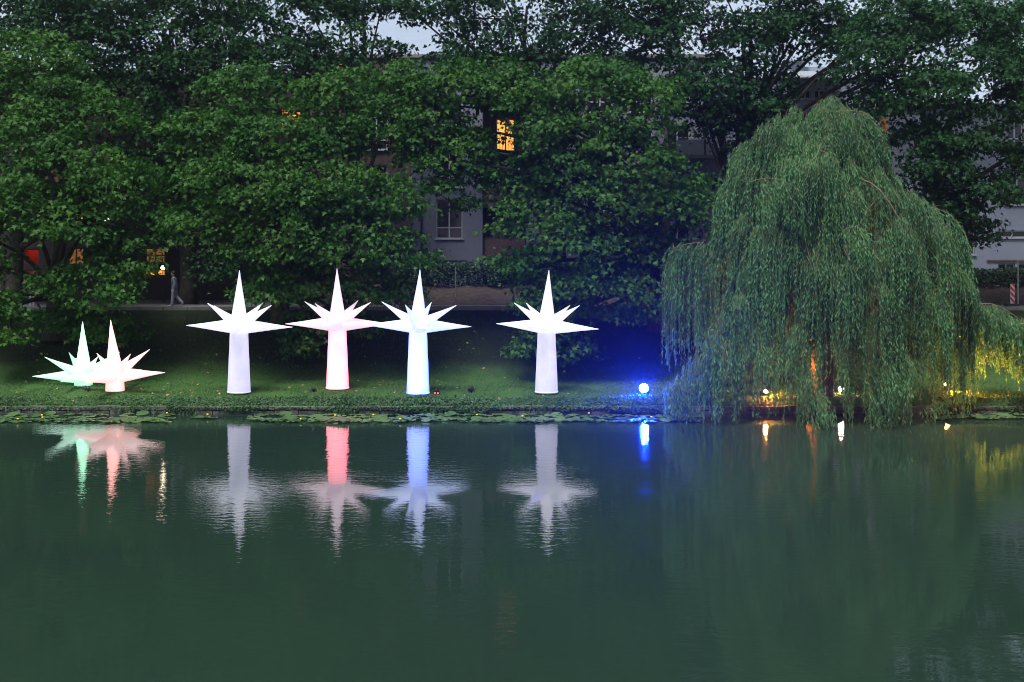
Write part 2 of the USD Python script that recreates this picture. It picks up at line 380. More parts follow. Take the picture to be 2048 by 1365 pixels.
def crown(clumps, rng, per_m2=3.3, spray=26, size=(0.20, 0.36), low=-0.55):
    """clumps: (centre, radii). Sprays of leaves on the shell of each clump, in tiers that droop outwards."""
    allp, alln, allt, alls = [], [], [], []
    for c, r in clumps:
        area = 4 * np.pi * ((r[0] * r[2]) ** 1.6 / 3 + (r[0] * r[1]) ** 1.6 / 3 + (r[1] * r[2]) ** 1.6 / 3) ** (1 / 1.6)
        k = max(8, int(area * per_m2 * 0.42))
        d = ball(rng, k * 3)
        d = d[(d[:, 2] > low) & ((d[:, 1] < 0.35) | (rng.random(len(d)) < 0.35))][:k]
        rr = 1 + 0.85 * (meshkit.noise(d * 2.4 + c * 0.37, 3) - 0.5) - 0.28 * rng.random(len(d)) ** 2
        sc = c + d * r * rr[:, None]
        n = spray
        out = unit(d / np.asarray(r) * np.array([1, 1, 0.5]))
        o = np.repeat(out, n, 0)
        q = rng.normal(size=(len(sc) * n, 3)) * np.array([0.36, 0.36, 0.14])
        rad = np.linalg.norm(q[:, :2], axis=1)
        q[:, 2] -= 0.28 * rad ** 1.5 - 0.05
        p = np.repeat(sc, n, 0) + q
        nn = unit(0.62 * np.array([0, 0, 1.0]) + 0.5 * o + 0.75 * rng.normal(size=p.shape))
        hv = q * np.array([1, 1, 0]) + 0.4 * o * np.array([1, 1, 0]) + np.array([0, 0, -0.35]) + 0.25 * rng.normal(size=p.shape)
        allp.append(p), alln.append(nn), allt.append(hv), alls.append(rng.uniform(*size, len(p)))
    return leaves(np.vstack(allp), np.vstack(alln), np.vstack(allt), np.concatenate(alls))


def limb(a, b, r0, r1, rng, sag=0.12, n=9, sides=7):
    a, b = np.asarray(a, float), np.asarray(b, float)
    L = np.linalg.norm(b - a)
    mid = (a + b) / 2 + np.array([rng.normal() * 0.06 * L, rng.normal() * 0.06 * L, sag * L])
    return tube(spline([a, mid, b], n), np.linspace(r0, r1, n), sides)


def plane_tree(name, label, px, Y, clumps, seed, trunk_r=0.45, mat="plane_leaf", height=12.5, group=None, spray=36, per_m2=3.3, lean=0.0, size=(0.13, 0.31)):
    """clumps: (px, py, Y, half width px, half height px, half depth m)."""
    rng = np.random.default_rng(seed)
    base = np.array([X_(px, Y), Y, float(ground_z(X_(px, Y), Y)) if Y < 65 else (4.85 if X_(px, Y) > bx0 else 3.95)])
    t = thing(name, label, "tree", base, group)
    base = base - [0, 0, 0.15]
    top = base + [lean * 0.6, 0.4, height * 0.8]
    tr = spline([base, base + [lean * 0.15, 0.1, height * 0.25], base + [lean * 0.6, 0.2, height * 0.55], top], 16)
    rad = np.interp(np.linspace(0, 1, 16), [0, 0.06, 0.4, 1], [1.5, 1.05, 0.75, 0.15]) * trunk_r
    parts = tube(tr, rad, 10)
    obj("trunk", parts, "bark", t, smooth=True)
    cs = []
    for (cx, cy, cY, w, h, dep) in clumps:
        s = FPX / cY
        c = P(cx, cy, cY)
        r = np.array([w / s, dep, h / s])
        cs.append((c, r))
        k = int(np.clip((c[2] - base[2]) / (height * 0.8) * 10 - 2.0, 3, 13))
        L = np.linalg.norm(c - tr[k])
        r0 = min(rad[k] * 0.6, 0.05 + 0.022 * L)
        obj("limb", limb(tr[k], c - [0, 0, r[2] * 0.2], r0, 0.03, rng), "bark", t, smooth=True)
        tw = []
        for d in ball(rng, 7):
            tw.append(limb(c - [0, 0, r[2] * 0.2], c + d * r * 0.85, 0.035, 0.012, rng, 0.08, 5, 5))
        obj("twigs", cat(*tw), "bark", t, kind="stuff")
    obj("crown", crown(cs, rng, per_m2, spray, size), mat, t)
    return t


GT = "plane trees along the bank"
plane_tree("plane_tree", "broad plane tree at far left hanging over the two small stars", 110, 60.5, [
    (135, 345, 57.5, 110, 75, 1.8), (50, 275, 58.5, 75, 60, 1.6), (225, 400, 57.5, 75, 70, 1.6), (60, 420, 57, 80, 65, 1.6), (150, 450, 56.6, 90, 45, 1.6),
    (2, 610, 57, 30, 40, 1.2), (105, 565, 57.3, 32, 30, 1.0), (-5, 530, 57.5, 22, 40, 0.8), (190, 580, 56.2, 75, 55, 1.4), (255, 520, 57.5, 60, 50, 1.4), (20, 655, 56.6, 35, 55, 1.0), (215, 655, 58.6, 60, 35, 1.1), (130, 640, 58.8, 45, 35, 1.0), (-60, 450, 58, 70, 110, 1.6),
    (150, 230, 60, 120, 60, 1.8), (-40, 180, 60.5, 90, 70, 1.8), (60, 130, 61, 110, 60, 1.8)], 21, group=None, lean=0.4)
plane_tree("plane_tree", "broad plane tree with its lowest boughs behind the pink and blue stars", 560, 61.0, [
    (430, 275, 58.5, 90, 65, 1.7), (560, 300, 58, 95, 65, 1.8), (660, 290, 58.5, 70, 60, 1.6), (500, 385, 57, 110, 70, 1.9), (640, 400, 56.8, 100, 70, 1.9), (750, 400, 57, 85, 60, 1.7),
    (400, 455, 57.3, 75, 60, 1.6), (560, 485, 56.4, 95, 60, 1.7), (700, 490, 56.3, 90, 60, 1.7), (800, 500, 56.8, 60, 55, 1.4), (630, 565, 57.6, 80, 45, 1.4), (520, 570, 56.8, 55, 40, 1.2), (740, 570, 57.6, 70, 40, 1.3), (790, 590, 57.6, 45, 30, 1.0),
    (625, 640, 58.0, 48, 45, 1.1), (700, 640, 58.2, 50, 40, 1.1), (610, 690, 57.8, 22, 18, 0.6), (400, 370, 58.5, 70, 60, 1.6), (690, 200, 59.5, 90, 60, 1.8), (780, 260, 58.8, 70, 60, 1.6), (500, 190, 60.5, 100, 55, 1.8)], 22, lean=-0.3)
plane_tree("plane_tree", "tall plane tree with leaning dark trunk between the last star and the willow", 1318, 61.0, [
    (1190, 175, 58.5, 110, 60, 1.9), (1290, 225, 58, 60, 70, 1.6), (1060, 200, 58.8, 90, 55, 1.7), (930, 185, 59, 90, 50, 1.7), (870, 245, 59, 60, 55, 1.5), (1150, 270, 57.6, 100, 60, 1.7),
    (1260, 330, 57.4, 85, 65, 1.7), (900, 315, 58.5, 70, 45, 1.4), (1130, 345, 57.6, 60, 45, 1.4), (1200, 420, 57, 80, 55, 1.6), (1310, 420, 57.5, 70, 55, 1.5), (1080, 450, 57, 85, 40, 1.5), (1160, 500, 56.6, 90, 45, 1.5), (1060, 530, 57.4, 60, 40, 1.3),
    (1110, 570, 57.2, 75, 40, 1.4), (1220, 560, 56.5, 70, 45, 1.4), (1300, 510, 57.5, 55, 45, 1.3), (1080, 605, 57.3, 45, 25, 1.0), (1180, 620, 57.3, 60, 25, 1.0), (1085, 690, 57.3, 60, 32, 1.0), (1150, 700, 57.4, 45, 32, 0.9), (900, 395, 58.2, 40, 45, 0.8), (840, 200, 59.5, 50, 60, 1.3), (800, 165, 60, 45, 40, 1.2), (905, 150, 60, 60, 30, 1.3), (845, 290, 59.5, 45, 50, 1.2), (935, 290, 59.2, 45, 40, 1.2), (1000, 165, 59, 55, 45, 1.4), (950, 350, 60, 40, 30, 1.0), (1085, 300, 58.6, 50, 60, 1.4), (1070, 385, 58.5, 50, 35, 1.2), (1000, 205, 59.5, 40, 22, 1.0), (1370, 400, 58.5, 50, 50, 1.3), (1290, 620, 57.2, 45, 40, 1.0)], 23, lean=0.6)
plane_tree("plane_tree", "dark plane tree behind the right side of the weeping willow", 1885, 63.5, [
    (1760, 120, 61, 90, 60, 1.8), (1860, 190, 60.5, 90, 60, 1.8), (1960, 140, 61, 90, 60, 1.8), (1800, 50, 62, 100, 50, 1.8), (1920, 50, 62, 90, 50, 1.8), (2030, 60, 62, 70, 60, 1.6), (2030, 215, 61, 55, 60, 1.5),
    (1830, 290, 61, 60, 50, 1.5), (1925, 270, 60.5, 75, 55, 1.6), (1880, 350, 60.5, 70, 45, 1.5), (1960, 385, 60.5, 70, 40, 1.4), (1890, 430, 61, 60, 50, 1.4), (2040, 330, 61.5, 45, 45, 1.3), (1950, 470, 61.2, 45, 35, 1.1), (1790, 200, 61, 60, 50, 1.4), (1830, 400, 61.5, 35, 40, 1.0), (2100, 250, 61, 60, 150, 1.6)], 24, mat="shade_painted_leaf", trunk_r=0.5, lean=-0.6)
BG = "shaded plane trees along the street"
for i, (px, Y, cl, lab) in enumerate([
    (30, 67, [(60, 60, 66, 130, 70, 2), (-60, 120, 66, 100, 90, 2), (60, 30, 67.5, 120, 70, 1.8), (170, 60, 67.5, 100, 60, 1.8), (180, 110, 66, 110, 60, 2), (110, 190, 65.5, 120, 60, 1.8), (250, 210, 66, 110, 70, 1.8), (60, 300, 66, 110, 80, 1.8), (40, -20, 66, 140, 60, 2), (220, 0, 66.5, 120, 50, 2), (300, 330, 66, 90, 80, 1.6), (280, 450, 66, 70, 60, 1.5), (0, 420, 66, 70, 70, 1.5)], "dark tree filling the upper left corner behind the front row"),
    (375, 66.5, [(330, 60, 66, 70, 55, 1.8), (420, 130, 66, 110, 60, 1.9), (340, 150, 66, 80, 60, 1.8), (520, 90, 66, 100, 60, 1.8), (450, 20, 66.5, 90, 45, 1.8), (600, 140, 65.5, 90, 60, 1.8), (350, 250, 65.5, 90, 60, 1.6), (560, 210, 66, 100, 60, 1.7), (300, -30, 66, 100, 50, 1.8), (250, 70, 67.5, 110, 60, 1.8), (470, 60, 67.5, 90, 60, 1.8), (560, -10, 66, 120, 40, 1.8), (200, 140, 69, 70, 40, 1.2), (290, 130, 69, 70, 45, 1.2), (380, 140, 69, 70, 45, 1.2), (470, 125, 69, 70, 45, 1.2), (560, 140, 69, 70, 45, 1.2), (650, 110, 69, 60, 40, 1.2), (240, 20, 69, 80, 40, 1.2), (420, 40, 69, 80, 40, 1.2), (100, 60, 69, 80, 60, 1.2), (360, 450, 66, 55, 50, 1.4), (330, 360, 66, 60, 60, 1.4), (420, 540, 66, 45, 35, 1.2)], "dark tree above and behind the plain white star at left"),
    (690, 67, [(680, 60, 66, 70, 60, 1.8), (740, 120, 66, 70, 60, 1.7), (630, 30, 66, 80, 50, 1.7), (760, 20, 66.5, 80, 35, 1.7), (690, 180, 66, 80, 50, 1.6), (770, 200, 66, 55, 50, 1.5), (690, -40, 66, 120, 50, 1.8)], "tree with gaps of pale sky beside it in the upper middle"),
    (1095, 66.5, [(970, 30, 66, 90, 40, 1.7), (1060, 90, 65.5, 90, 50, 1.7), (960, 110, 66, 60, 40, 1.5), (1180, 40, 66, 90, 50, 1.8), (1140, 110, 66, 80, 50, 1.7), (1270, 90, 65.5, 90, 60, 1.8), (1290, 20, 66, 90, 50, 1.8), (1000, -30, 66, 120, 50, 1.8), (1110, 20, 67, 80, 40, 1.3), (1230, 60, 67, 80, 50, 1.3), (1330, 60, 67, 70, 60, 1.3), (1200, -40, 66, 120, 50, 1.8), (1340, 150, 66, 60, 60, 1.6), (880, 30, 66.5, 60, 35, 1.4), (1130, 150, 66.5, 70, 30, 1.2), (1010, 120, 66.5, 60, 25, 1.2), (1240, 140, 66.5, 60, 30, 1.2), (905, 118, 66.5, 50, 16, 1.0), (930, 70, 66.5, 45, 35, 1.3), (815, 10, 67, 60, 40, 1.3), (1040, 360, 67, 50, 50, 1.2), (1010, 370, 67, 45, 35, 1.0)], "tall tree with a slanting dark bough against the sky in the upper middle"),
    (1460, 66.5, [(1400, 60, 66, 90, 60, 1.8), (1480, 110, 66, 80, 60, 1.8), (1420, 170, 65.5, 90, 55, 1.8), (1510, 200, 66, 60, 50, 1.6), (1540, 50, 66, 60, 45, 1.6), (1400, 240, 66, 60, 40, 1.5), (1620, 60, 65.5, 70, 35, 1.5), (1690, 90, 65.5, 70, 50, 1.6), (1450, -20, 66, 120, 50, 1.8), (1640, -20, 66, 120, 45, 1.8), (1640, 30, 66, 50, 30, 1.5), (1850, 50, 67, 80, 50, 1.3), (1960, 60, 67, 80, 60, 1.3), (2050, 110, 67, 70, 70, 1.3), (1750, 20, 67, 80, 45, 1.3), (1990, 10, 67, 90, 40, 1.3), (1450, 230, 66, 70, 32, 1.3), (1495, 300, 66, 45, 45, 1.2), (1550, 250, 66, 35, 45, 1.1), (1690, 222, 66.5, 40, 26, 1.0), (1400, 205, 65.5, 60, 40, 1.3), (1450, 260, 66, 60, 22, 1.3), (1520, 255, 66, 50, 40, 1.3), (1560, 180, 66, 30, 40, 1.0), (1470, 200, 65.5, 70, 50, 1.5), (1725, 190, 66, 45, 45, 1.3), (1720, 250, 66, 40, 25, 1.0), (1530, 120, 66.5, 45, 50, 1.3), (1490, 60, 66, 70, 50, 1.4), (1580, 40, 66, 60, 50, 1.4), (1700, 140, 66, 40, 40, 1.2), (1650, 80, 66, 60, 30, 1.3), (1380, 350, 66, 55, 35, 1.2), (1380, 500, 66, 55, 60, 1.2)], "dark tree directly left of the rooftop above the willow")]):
    plane_tree("street_tree", lab, px, Y, cl, 40 + i, mat="shade_painted_leaf", trunk_r=0.4, height=19.0, spray=24, per_m2=2.6, lean=[1.4, -1.6, 1.5, -1.8, 1.7][i])

# ------------------------------------------------------------------ weeping willow
def willow():
    rng = np.random.default_rng(7)
    CX, CY = X_(1650, 52.6), 52.6
    base = np.array([CX, 53.6, float(ground_z(CX, 53.6))])
    t = thing("willow_tree", "large weeping willow trailing its strands into the pond", "tree", base)
    # trunk forks low into leaning stems
    b0 = base - [0, 0, 0.2]
    obj("trunk", tube(spline([b0, b0 + [0.1, 0, 1.0], b0 + [0.15, 0, 2.4]], 9), np.linspace(0.62, 0.42, 9), 12), "willow_bark", t, smooth=True)
    f = b0 + [0.15, 0, 2.2]
    stems = [[(-0.7, -0.2, 2.4), (-1.0, -0.3, 5.5), (-1.6, -0.4, 8.6)], [(0.3, 0.2, 3.0), (0.5, 0.0, 6.5), (0.4, -0.1, 10.4)], [(0.9, 0.1, 2.2), (1.9, 0.1, 5.0), (2.8, 0.0, 7.2)], [(0.0, -0.6, 2.5), (-0.1, -1.3, 5.2), (0.1, -1.9, 7.2)], [(-1.0, -0.4, 1.4), (-2.6, -0.7, 3.4), (-4.0, -0.9, 4.9)], [(1.2, 0.0, 1.0), (3.4, 0.0, 2.6), (6.0, 0.0, 3.2)]]
    sp = []
    for s in stems:
        c = spline([f, *[f + np.array(p) for p in s]], 14)
        sp.append(c)
        obj("stem", tube(c, np.linspace(0.30, 0.06, 14), 9), "willow_bark", t, smooth=True)
    # outline of the crown: photograph row -> left and right edge
    rows = np.array([200, 230, 265, 300, 350, 420, 480, 560, 640])
    lef = np.array([1620, 1555, 1475, 1445, 1425, 1408, 1395, 1380, 1380])
    rig = np.array([1690, 1745, 1762, 1772, 1800, 1885, 1925, 1940, 1945])
    tops = []          # (apex, outward direction, length, spread, number of strands)
    s = FPX / CY
    zrow = EYE + (HORIZON - rows) / FPX * CY
    bunch = []
    for row, nf, ln in [(203, 4, (2.0, 3.2)), (238, 7, (2.2, 3.6)), (285, 8, (2.6, 4.2)), (340, 9, (2.8, 4.6)), (400, 10, (3.2, 5.4)), (455, 11, None), (515, 11, None), (575, 9, None)]:
        for side_, nn_ in ((-1, nf), (1, (nf + 1) // 2)):                     # -1 faces the camera
            for i in range(nn_):
                rw = max(200, row + rng.normal() * 10)
                L, R = np.interp(rw, rows, lef), np.interp(rw, rows, rig)
                z = EYE + (HORIZON - rw) / FPX * CY
                c = -1 + 2 * (i + 0.5 + rng.uniform(-0.5, 0.5)) / nn_
                a = (R - L) / 2 / s
                if side_ == 1 and row >= 455 and c > 0.2:
                    continue
                k = rng.uniform(0.80, 1.04) if rng.random() < 0.6 else rng.uniform(0.5, 0.8)
                cs_, sn = c, side_ * math.sqrt(max(0.05, 1 - c * c))
                ax, ay = ((L + R) / 2 - 1024) / FPX * CY + (a - 0.5) * cs_, CY + min(a * 0.85, 4.4) * k * sn
                out = unit(np.array([cs_, sn, 0]))
                l_ = rng.uniform(*ln) if ln else (z - rng.uniform(0.1, 1.3)) * rng.uniform(0.8, 1.0)
                tops.append((np.array([ax, ay, z]), out, l_, rng.uniform(0.20, 0.33), int(rng.integers(36, 56))))
    for px, py, Y, l_ in [(1560, 232, 51.8, 2.6), (1530, 248, 51.6, 2.8), (1522, 262, 51.6, 2.8), (1500, 282, 51.8, 3.0), (1590, 214, 51.8, 2.4), (1725, 228, 51.8, 2.6), (1748, 262, 51.8, 3.0), (1785, 350, 51.8, 3.2), (1822, 388, 51.8, 3.6), (1862, 412, 51.8, 4.2), (1478, 320, 51.6, 3.2), (1462, 368, 51.6, 3.6), (1520, 470, 49.6, 5.2), (1585, 455, 49.4, 5.0), (1650, 480, 49.3, 5.0), (1700, 470, 49.4, 5.2), (1760, 480, 49.6, 5.6), (1800, 520, 49.6, 5.4)]:
        tops.append((P(px, py, Y), unit(np.array([(px - 1650) / 250, -0.5, 0])), l_, 0.27, 46))
    n_crown = len(tops)
    # the arm that reaches out on the left, the low branch on the right, mounds on the water
    for px in np.linspace(1350, 1405, 6):
        tops.append((P(px + rng.normal() * 4, 492 - (px - 1350) * 0.12, 51.3 + rng.normal() * 0.4), np.array([-1, -0.2, 0.0]), rng.uniform(4.0, 5.1), 0.15, 22))
    for px in np.linspace(1935, 2075, 26):
        tops.append((P(px, np.interp(px, [1935, 1970, 2010, 2075], [618, 612, 628, 668]) + rng.normal() * 7, 52.6 + rng.normal() * 0.5), np.array([0.9, rng.normal() * 0.3, 0]), rng.uniform(1.9, 2.9) * np.interp(px, [1935, 2075], [1.05, 0.75]), 0.25, 26))
    for px, py, Y in [(1365, 745, 50.6), (1390, 715, 50.3), (1420, 700, 50.0), (1375, 770, 50.0), (1445, 640, 49.6), (1470, 690, 49.0), (1520, 660, 48.8), (1600, 650, 48.9), (1560, 690, 48.6), (1625, 770, 48.2), (1610, 730, 48.4), (1640, 790, 48.0), (1730, 740, 48.4), (1760, 705, 48.4), (1790, 690, 48.5), (1775, 730, 48.2), (1810, 700, 48.6), (1750, 760, 48.0), (1845, 815, 49.2), (1860, 805, 49.6), (1870, 700, 50.6), (1890, 640, 51.2), (1905, 680, 51.4), (1830, 650, 49.8), (1480, 600, 49.2), (1700, 640, 48.8)]:
        for _ in range(1):
            a = P(px + rng.normal() * 10, py + rng.normal() * 8, Y + rng.normal() * 0.25)
            tops.append((a, np.array([rng.normal() * 0.4 + (px - 1640) / 400, -0.8, 0]), max(0.5, a[2] - rng.uniform(0.03, 0.25)), 0.28, 34))
    arches = [[(1400, 486, 51.2), (1372, 489, 51.1), (1347, 497, 51.1)], [(1840, 412, 51.0), (1880, 420, 50.9), (1908, 438, 50.9), (1920, 465, 50.9)], [(1870, 540, 50.6), (1905, 535, 50.4), (1930, 548, 50.4), (1942, 575, 50.4)], [(1650, 225, 51.5), (1690, 222, 51.2), (1735, 228, 51.2), (1756, 250, 51.2)], [(1500, 365, 49.3), (1545, 357, 49.0), (1590, 375, 48.9)], [(1640, 290, 49.8), (1625, 320, 49.4), (1605, 330, 49.2)], [(1680, 470, 48.5), (1700, 455, 48.3), (1730, 462, 48.1)], [(1940, 612, 52.2), (1990, 610, 52.1), (2040, 640, 52.1), (2075, 668, 52.1)]]
    for pts in arches[1:-1]:
        c = spline([P(*p) for p in pts], 5)
        for q_ in c[1:]:
            tops.append((q_ - [0, 0, 0.03], unit((c[-1] - c[0]) * [1, 1, 0] + [0, -0.4, 0]), rng.uniform(1.2, 3.0), 0.13, 16))
    GAPS = [(1452, 5, 660, 900), (1497, 6, 690, 900), (1583, 8, 560, 830), (1622, 4, 690, 800), (1657, 7, 620, 800), (1712, 8, 665, 770), (1745, 5, 600, 740), (1822, 7, 540, 900), (1560, 4, 640, 900), (1880, 6, 640, 900)]
    allp, alln, allt, alls, stems_v = [], [], [], [], []
    for apex, out, ln, spread, ns in tops:
        side = np.array([-out[1], out[0], 0])
        for _ in range(ns):
            st = apex + side * rng.normal() * spread + out * rng.normal() * spread * 0.6
            d2 = (np.linalg.norm(st - apex) / spread)
            st[2] -= 0.20 * d2 ** 1.7 - rng.normal() * 0.05
            Ls = ln * rng.uniform(0.5, 1.05) * (1.08 - 0.16 * d2)
            Ls = min(Ls, st[2] - 0.02)
            if Ls < 0.3:
                continue
            ho = rng.uniform(0.15, 0.55)
            o2 = unit(out + side * rng.normal() * 0.5)
            pull = 1 - 0.30 * np.linspace(0, 1, 40)
            m = max(5, int(Ls / 0.35))
            q = np.linspace(0, 1, m)
            drop = np.clip(q * Ls, 0, None)
            fwd = ho * (1 - np.exp(-drop / 0.35))
            sway = 0.05 * np.sin(q * 5 + rng.uniform(0, 6))
            cpts = np.array([apex[0], apex[1], 0]) + (st - [apex[0], apex[1], 0]) * np.stack([np.interp(q, np.linspace(0, 1, 40), pull)] * 2 + [np.ones(m)], 1) + o2 * fwd[:, None] + side * sway[:, None] + np.array([0, 0, 1]) * (0.16 * np.exp(-((drop - 0.12) / 0.22) ** 2) - drop)[:, None]
            stems_v.append(cpts)
            if cpts[-1, 1] < 52.9:
                pe = 1024 + FPX * cpts[:, 0] / cpts[:, 1]
                ye = HORIZON - FPX * (cpts[:, 2] - EYE) / cpts[:, 1]
                bad = np.zeros(m, bool)
                for gx0, hw, gy0, gy1 in GAPS:
                    bad |= (np.abs(pe - gx0 - 6 * np.sin(ye / 37.0)) < hw) & (ye > gy0 + rng.normal() * 18) & (ye < gy1)
                if bad.any() and rng.random() < 0.93:
                    kk = max(3, int(np.argmax(bad)))
                    Ls *= (kk - 1) / (m - 1)
                    cpts, m = cpts[:kk], kk
                    stems_v[-1] = cpts
            nl = int(Ls * 22)
            w = np.sort(rng.random(nl)) ** 0.95
            idx = np.clip((w * (m - 1)).astype(int), 0, m - 2)
            fr = (w * (m - 1) - idx)[:, None]
            pp = cpts[idx] * (1 - fr) + cpts[idx + 1] * fr
            tang = unit(cpts[idx + 1] - cpts[idx])
            rd = ball(rng, nl) * np.array([1, 1, 0.3])
            tip = tang * 0.9 + rd * rng.uniform(0.10, 0.42, nl)[:, None]
            allp.append(pp), allt.append(tip), alln.append(unit(rd + 0.5 * ball(rng, nl) + np.array([0, -0.15, 0.45]))), alls.append(rng.uniform(0.12, 0.23, nl))
    NARROW = np.array([[0, 0], [-0.11, 0.45], [0, 1.0], [0.11, 0.45]])
    obj("crown", leaves(np.vstack(allp), np.vstack(alln), np.vstack(allt), np.concatenate(alls), NARROW, OVAL_F, 0.0, 0.12), "willow_leaf", t, kind="stuff")
    # hair-thin strand twigs
    vs, fs, nn = [], [], 0
    for c in stems_v:
        w = np.array([0.0022, 0.001, 0])
        v = np.stack([c - w, c + w], 1).reshape(-1, 3)
        i = np.arange(len(c) - 1) * 2
        fs.append(np.vstack([np.stack([i, i + 1, i + 3], 1), np.stack([i, i + 3, i + 2], 1)]) + nn)
        vs.append(v)
        nn += len(v)
    obj("strands", (np.vstack(vs), np.vstack(fs)), "willow_twig", t, kind="stuff")
    # pale arching branches that show on the outside
    for pts in arches:
        obj("branch", tube(spline([P(*p) for p in pts], 9), np.linspace(0.016, 0.007, 9), 6), "willow_twig", t, smooth=True)
    for _ in range(40):
        ap = tops[rng.integers(0, n_crown)][0]
        c = sp[rng.integers(0, 4)]
        k = rng.integers(5, 13)
        obj("branch", limb(c[k], ap, 0.05, 0.015, rng, 0.22, 8, 6), "willow_bark", t, smooth=True)


willow()

# ------------------------------------------------------------------ inflatable stars
def cone_m(a, d, L, r, n=28):
    """A slim spike from a along d, as a manifold; a touch fuller than a straight cone."""
    prof = [(0, 0), (r, 0), (r * 0.70, L * 0.30), (r * 0.36, L * 0.64), (r * 0.10, L * 0.92), (0.012, L), (0, L)]
    c = m3.CrossSection([prof]).revolve(n)
    d = unit(np.asarray(d, float))
    z = np.array([0, 0, 1.0])
    x = unit(np.cross([0, 1.0, 0.01], d)) if abs(d[2]) < 0.99 else np.array([1.0, 0, 0])
    y = np.cross(d, x)
    return c.transform(np.column_stack([x, y, d, a]))


def star(name, label, px, py, Y, col_h, az_h, az_d, roll, lamps, group=None, sc=1.0, tilt=0.0, cloth="nylon_white"):
    b = P(px, py, Y)
    t = thing(name, label, "inflatable star", b, group)
    hub = np.array([0, 0, col_h + 0.30 * sc])
    RH = 0.44 * sc
    dirs, Ls, rs = [np.array([0, 0, 1.0])], [2.42 * sc], [0.40 * sc]
    for k in range(4):
        a = math.radians(az_h + 90 * k)
        dirs.append(np.array([math.cos(a), math.sin(a), 0.0])), Ls.append(2.36 * sc), rs.append(0.36 * sc)
    for k in range(4):
        a = math.radians(az_d + 90 * k)
        dirs.append(unit(np.array([math.cos(a), math.sin(a), 0.56]))), Ls.append(1.95 * sc), rs.append(0.29 * sc)
    R = trimesh.transformations.rotation_matrix(math.radians(roll), [0, 1, 0])[:3, :3] @ trimesh.transformations.rotation_matrix(math.radians(tilt), [1, 0, 0])[:3, :3]
    dirs = [R @ d for d in dirs]
    parts = [m3.Manifold.sphere(RH, 40).scale((1, 1, 0.85)).translate(hub)]
    for d, L, r in zip(dirs, Ls, rs):
        parts.append(cone_m(hub, d, L, r))
    rb, rt = 0.49, 0.385
    if col_h < 1:
        rb, rt = 0.40, 0.38
    c = m3.CrossSection([[(0, 0), (rb, 0), (rb * 1.005, 0.05), (rt, col_h + 0.05), (rt * 0.9, col_h + 0.2), (0, col_h + 0.2)]]).revolve(48)
    u = parts[0]
    for p in parts[1:] + [c]:
        u = u + p
    u = u.refine_to_length(0.16)
    me = u.to_mesh()
    V, F = np.array(me.vert_properties[:, :3], float), np.array(me.tri_verts)
    # billow of the cloth
    V = V + 0.012 * (meshkit.noise(V * 3.1 + b, 4) - 0.5)[:, None] * unit(V - hub)
    C = V[F].mean(1)
    rel = C - hub
    al = unit(rel) @ np.array(dirs).T
    dist = np.stack([np.linalg.norm(rel - np.clip(rel @ d, 0, L)[:, None] * d, axis=1) / (r * np.clip(1 - (rel @ d) / L, 0.03, 1) + 1e-6) for d, L, r in zip(dirs, Ls, rs)], 1)
    dist[(rel @ np.array(dirs).T) < RH * 0.7] = 99
    owner = dist.argmin(1)
    lowm = (C[:, 2] < col_h - 0.02) & (np.linalg.norm(C[:, :2], axis=1) < rb * 1.1)
    owner[lowm] = -2

    def sub(mask):
        f = F[mask]
        ix, inv = np.unique(f, return_inverse=True)
        return V[ix], inv.reshape(-1, 3)

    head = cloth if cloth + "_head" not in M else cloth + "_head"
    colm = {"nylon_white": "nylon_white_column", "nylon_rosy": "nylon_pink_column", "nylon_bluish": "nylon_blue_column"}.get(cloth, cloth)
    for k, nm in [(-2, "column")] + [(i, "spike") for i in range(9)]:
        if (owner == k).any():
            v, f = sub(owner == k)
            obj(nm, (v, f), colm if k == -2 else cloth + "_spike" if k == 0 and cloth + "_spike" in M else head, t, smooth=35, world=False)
    if col_h > 1:
        obj("hem", tube([[rb * 1.01 * math.cos(a), rb * 1.01 * math.sin(a), 0.03] for a in np.linspace(0, 2 * np.pi, 33)], 0.02, 6, False), colm, t, world=False)
    for (z, r, col, st) in lamps:
        key = "bulb_" + "_".join(f"{c:.2f}".replace(".", "p") for c in (*col, st))
        if key not in M:
            glow(key, col, st)
        s_ = trimesh.creation.icosphere(1, r)
        s_.apply_translation([0, 0, z * col_h if z <= 1 else hub[2] + (z - 1)])
        obj("bulb", s_, key, t, world=False)
    return t


WH, PK, BL, GR, RD = (0.80, 0.84, 1.0), (1.0, 0.12, 0.20), (0.10, 0.28, 1.0), (0.18, 1.0, 0.45), (1.0, 0.20, 0.14)
HEAD = (1.02, 0.10, WH, 1.2)
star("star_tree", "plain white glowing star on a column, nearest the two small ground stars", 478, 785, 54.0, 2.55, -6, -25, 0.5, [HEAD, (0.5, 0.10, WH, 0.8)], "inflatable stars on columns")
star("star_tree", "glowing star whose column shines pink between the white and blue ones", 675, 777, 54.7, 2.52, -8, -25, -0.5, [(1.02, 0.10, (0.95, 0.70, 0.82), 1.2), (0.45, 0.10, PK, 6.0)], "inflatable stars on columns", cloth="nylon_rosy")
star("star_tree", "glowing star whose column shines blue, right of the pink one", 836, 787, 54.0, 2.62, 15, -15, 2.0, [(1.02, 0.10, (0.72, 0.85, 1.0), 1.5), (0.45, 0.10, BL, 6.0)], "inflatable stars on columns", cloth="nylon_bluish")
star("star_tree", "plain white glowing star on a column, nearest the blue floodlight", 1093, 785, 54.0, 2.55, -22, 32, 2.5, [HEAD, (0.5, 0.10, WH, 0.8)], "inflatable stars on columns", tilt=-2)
star("star_tree", "white star at the right edge of which only one spike tip shows", 2146, 778, 54.5, 2.55, 4, -25, 0, [HEAD, (0.5, 0.10, WH, 0.8)], "inflatable stars on columns")
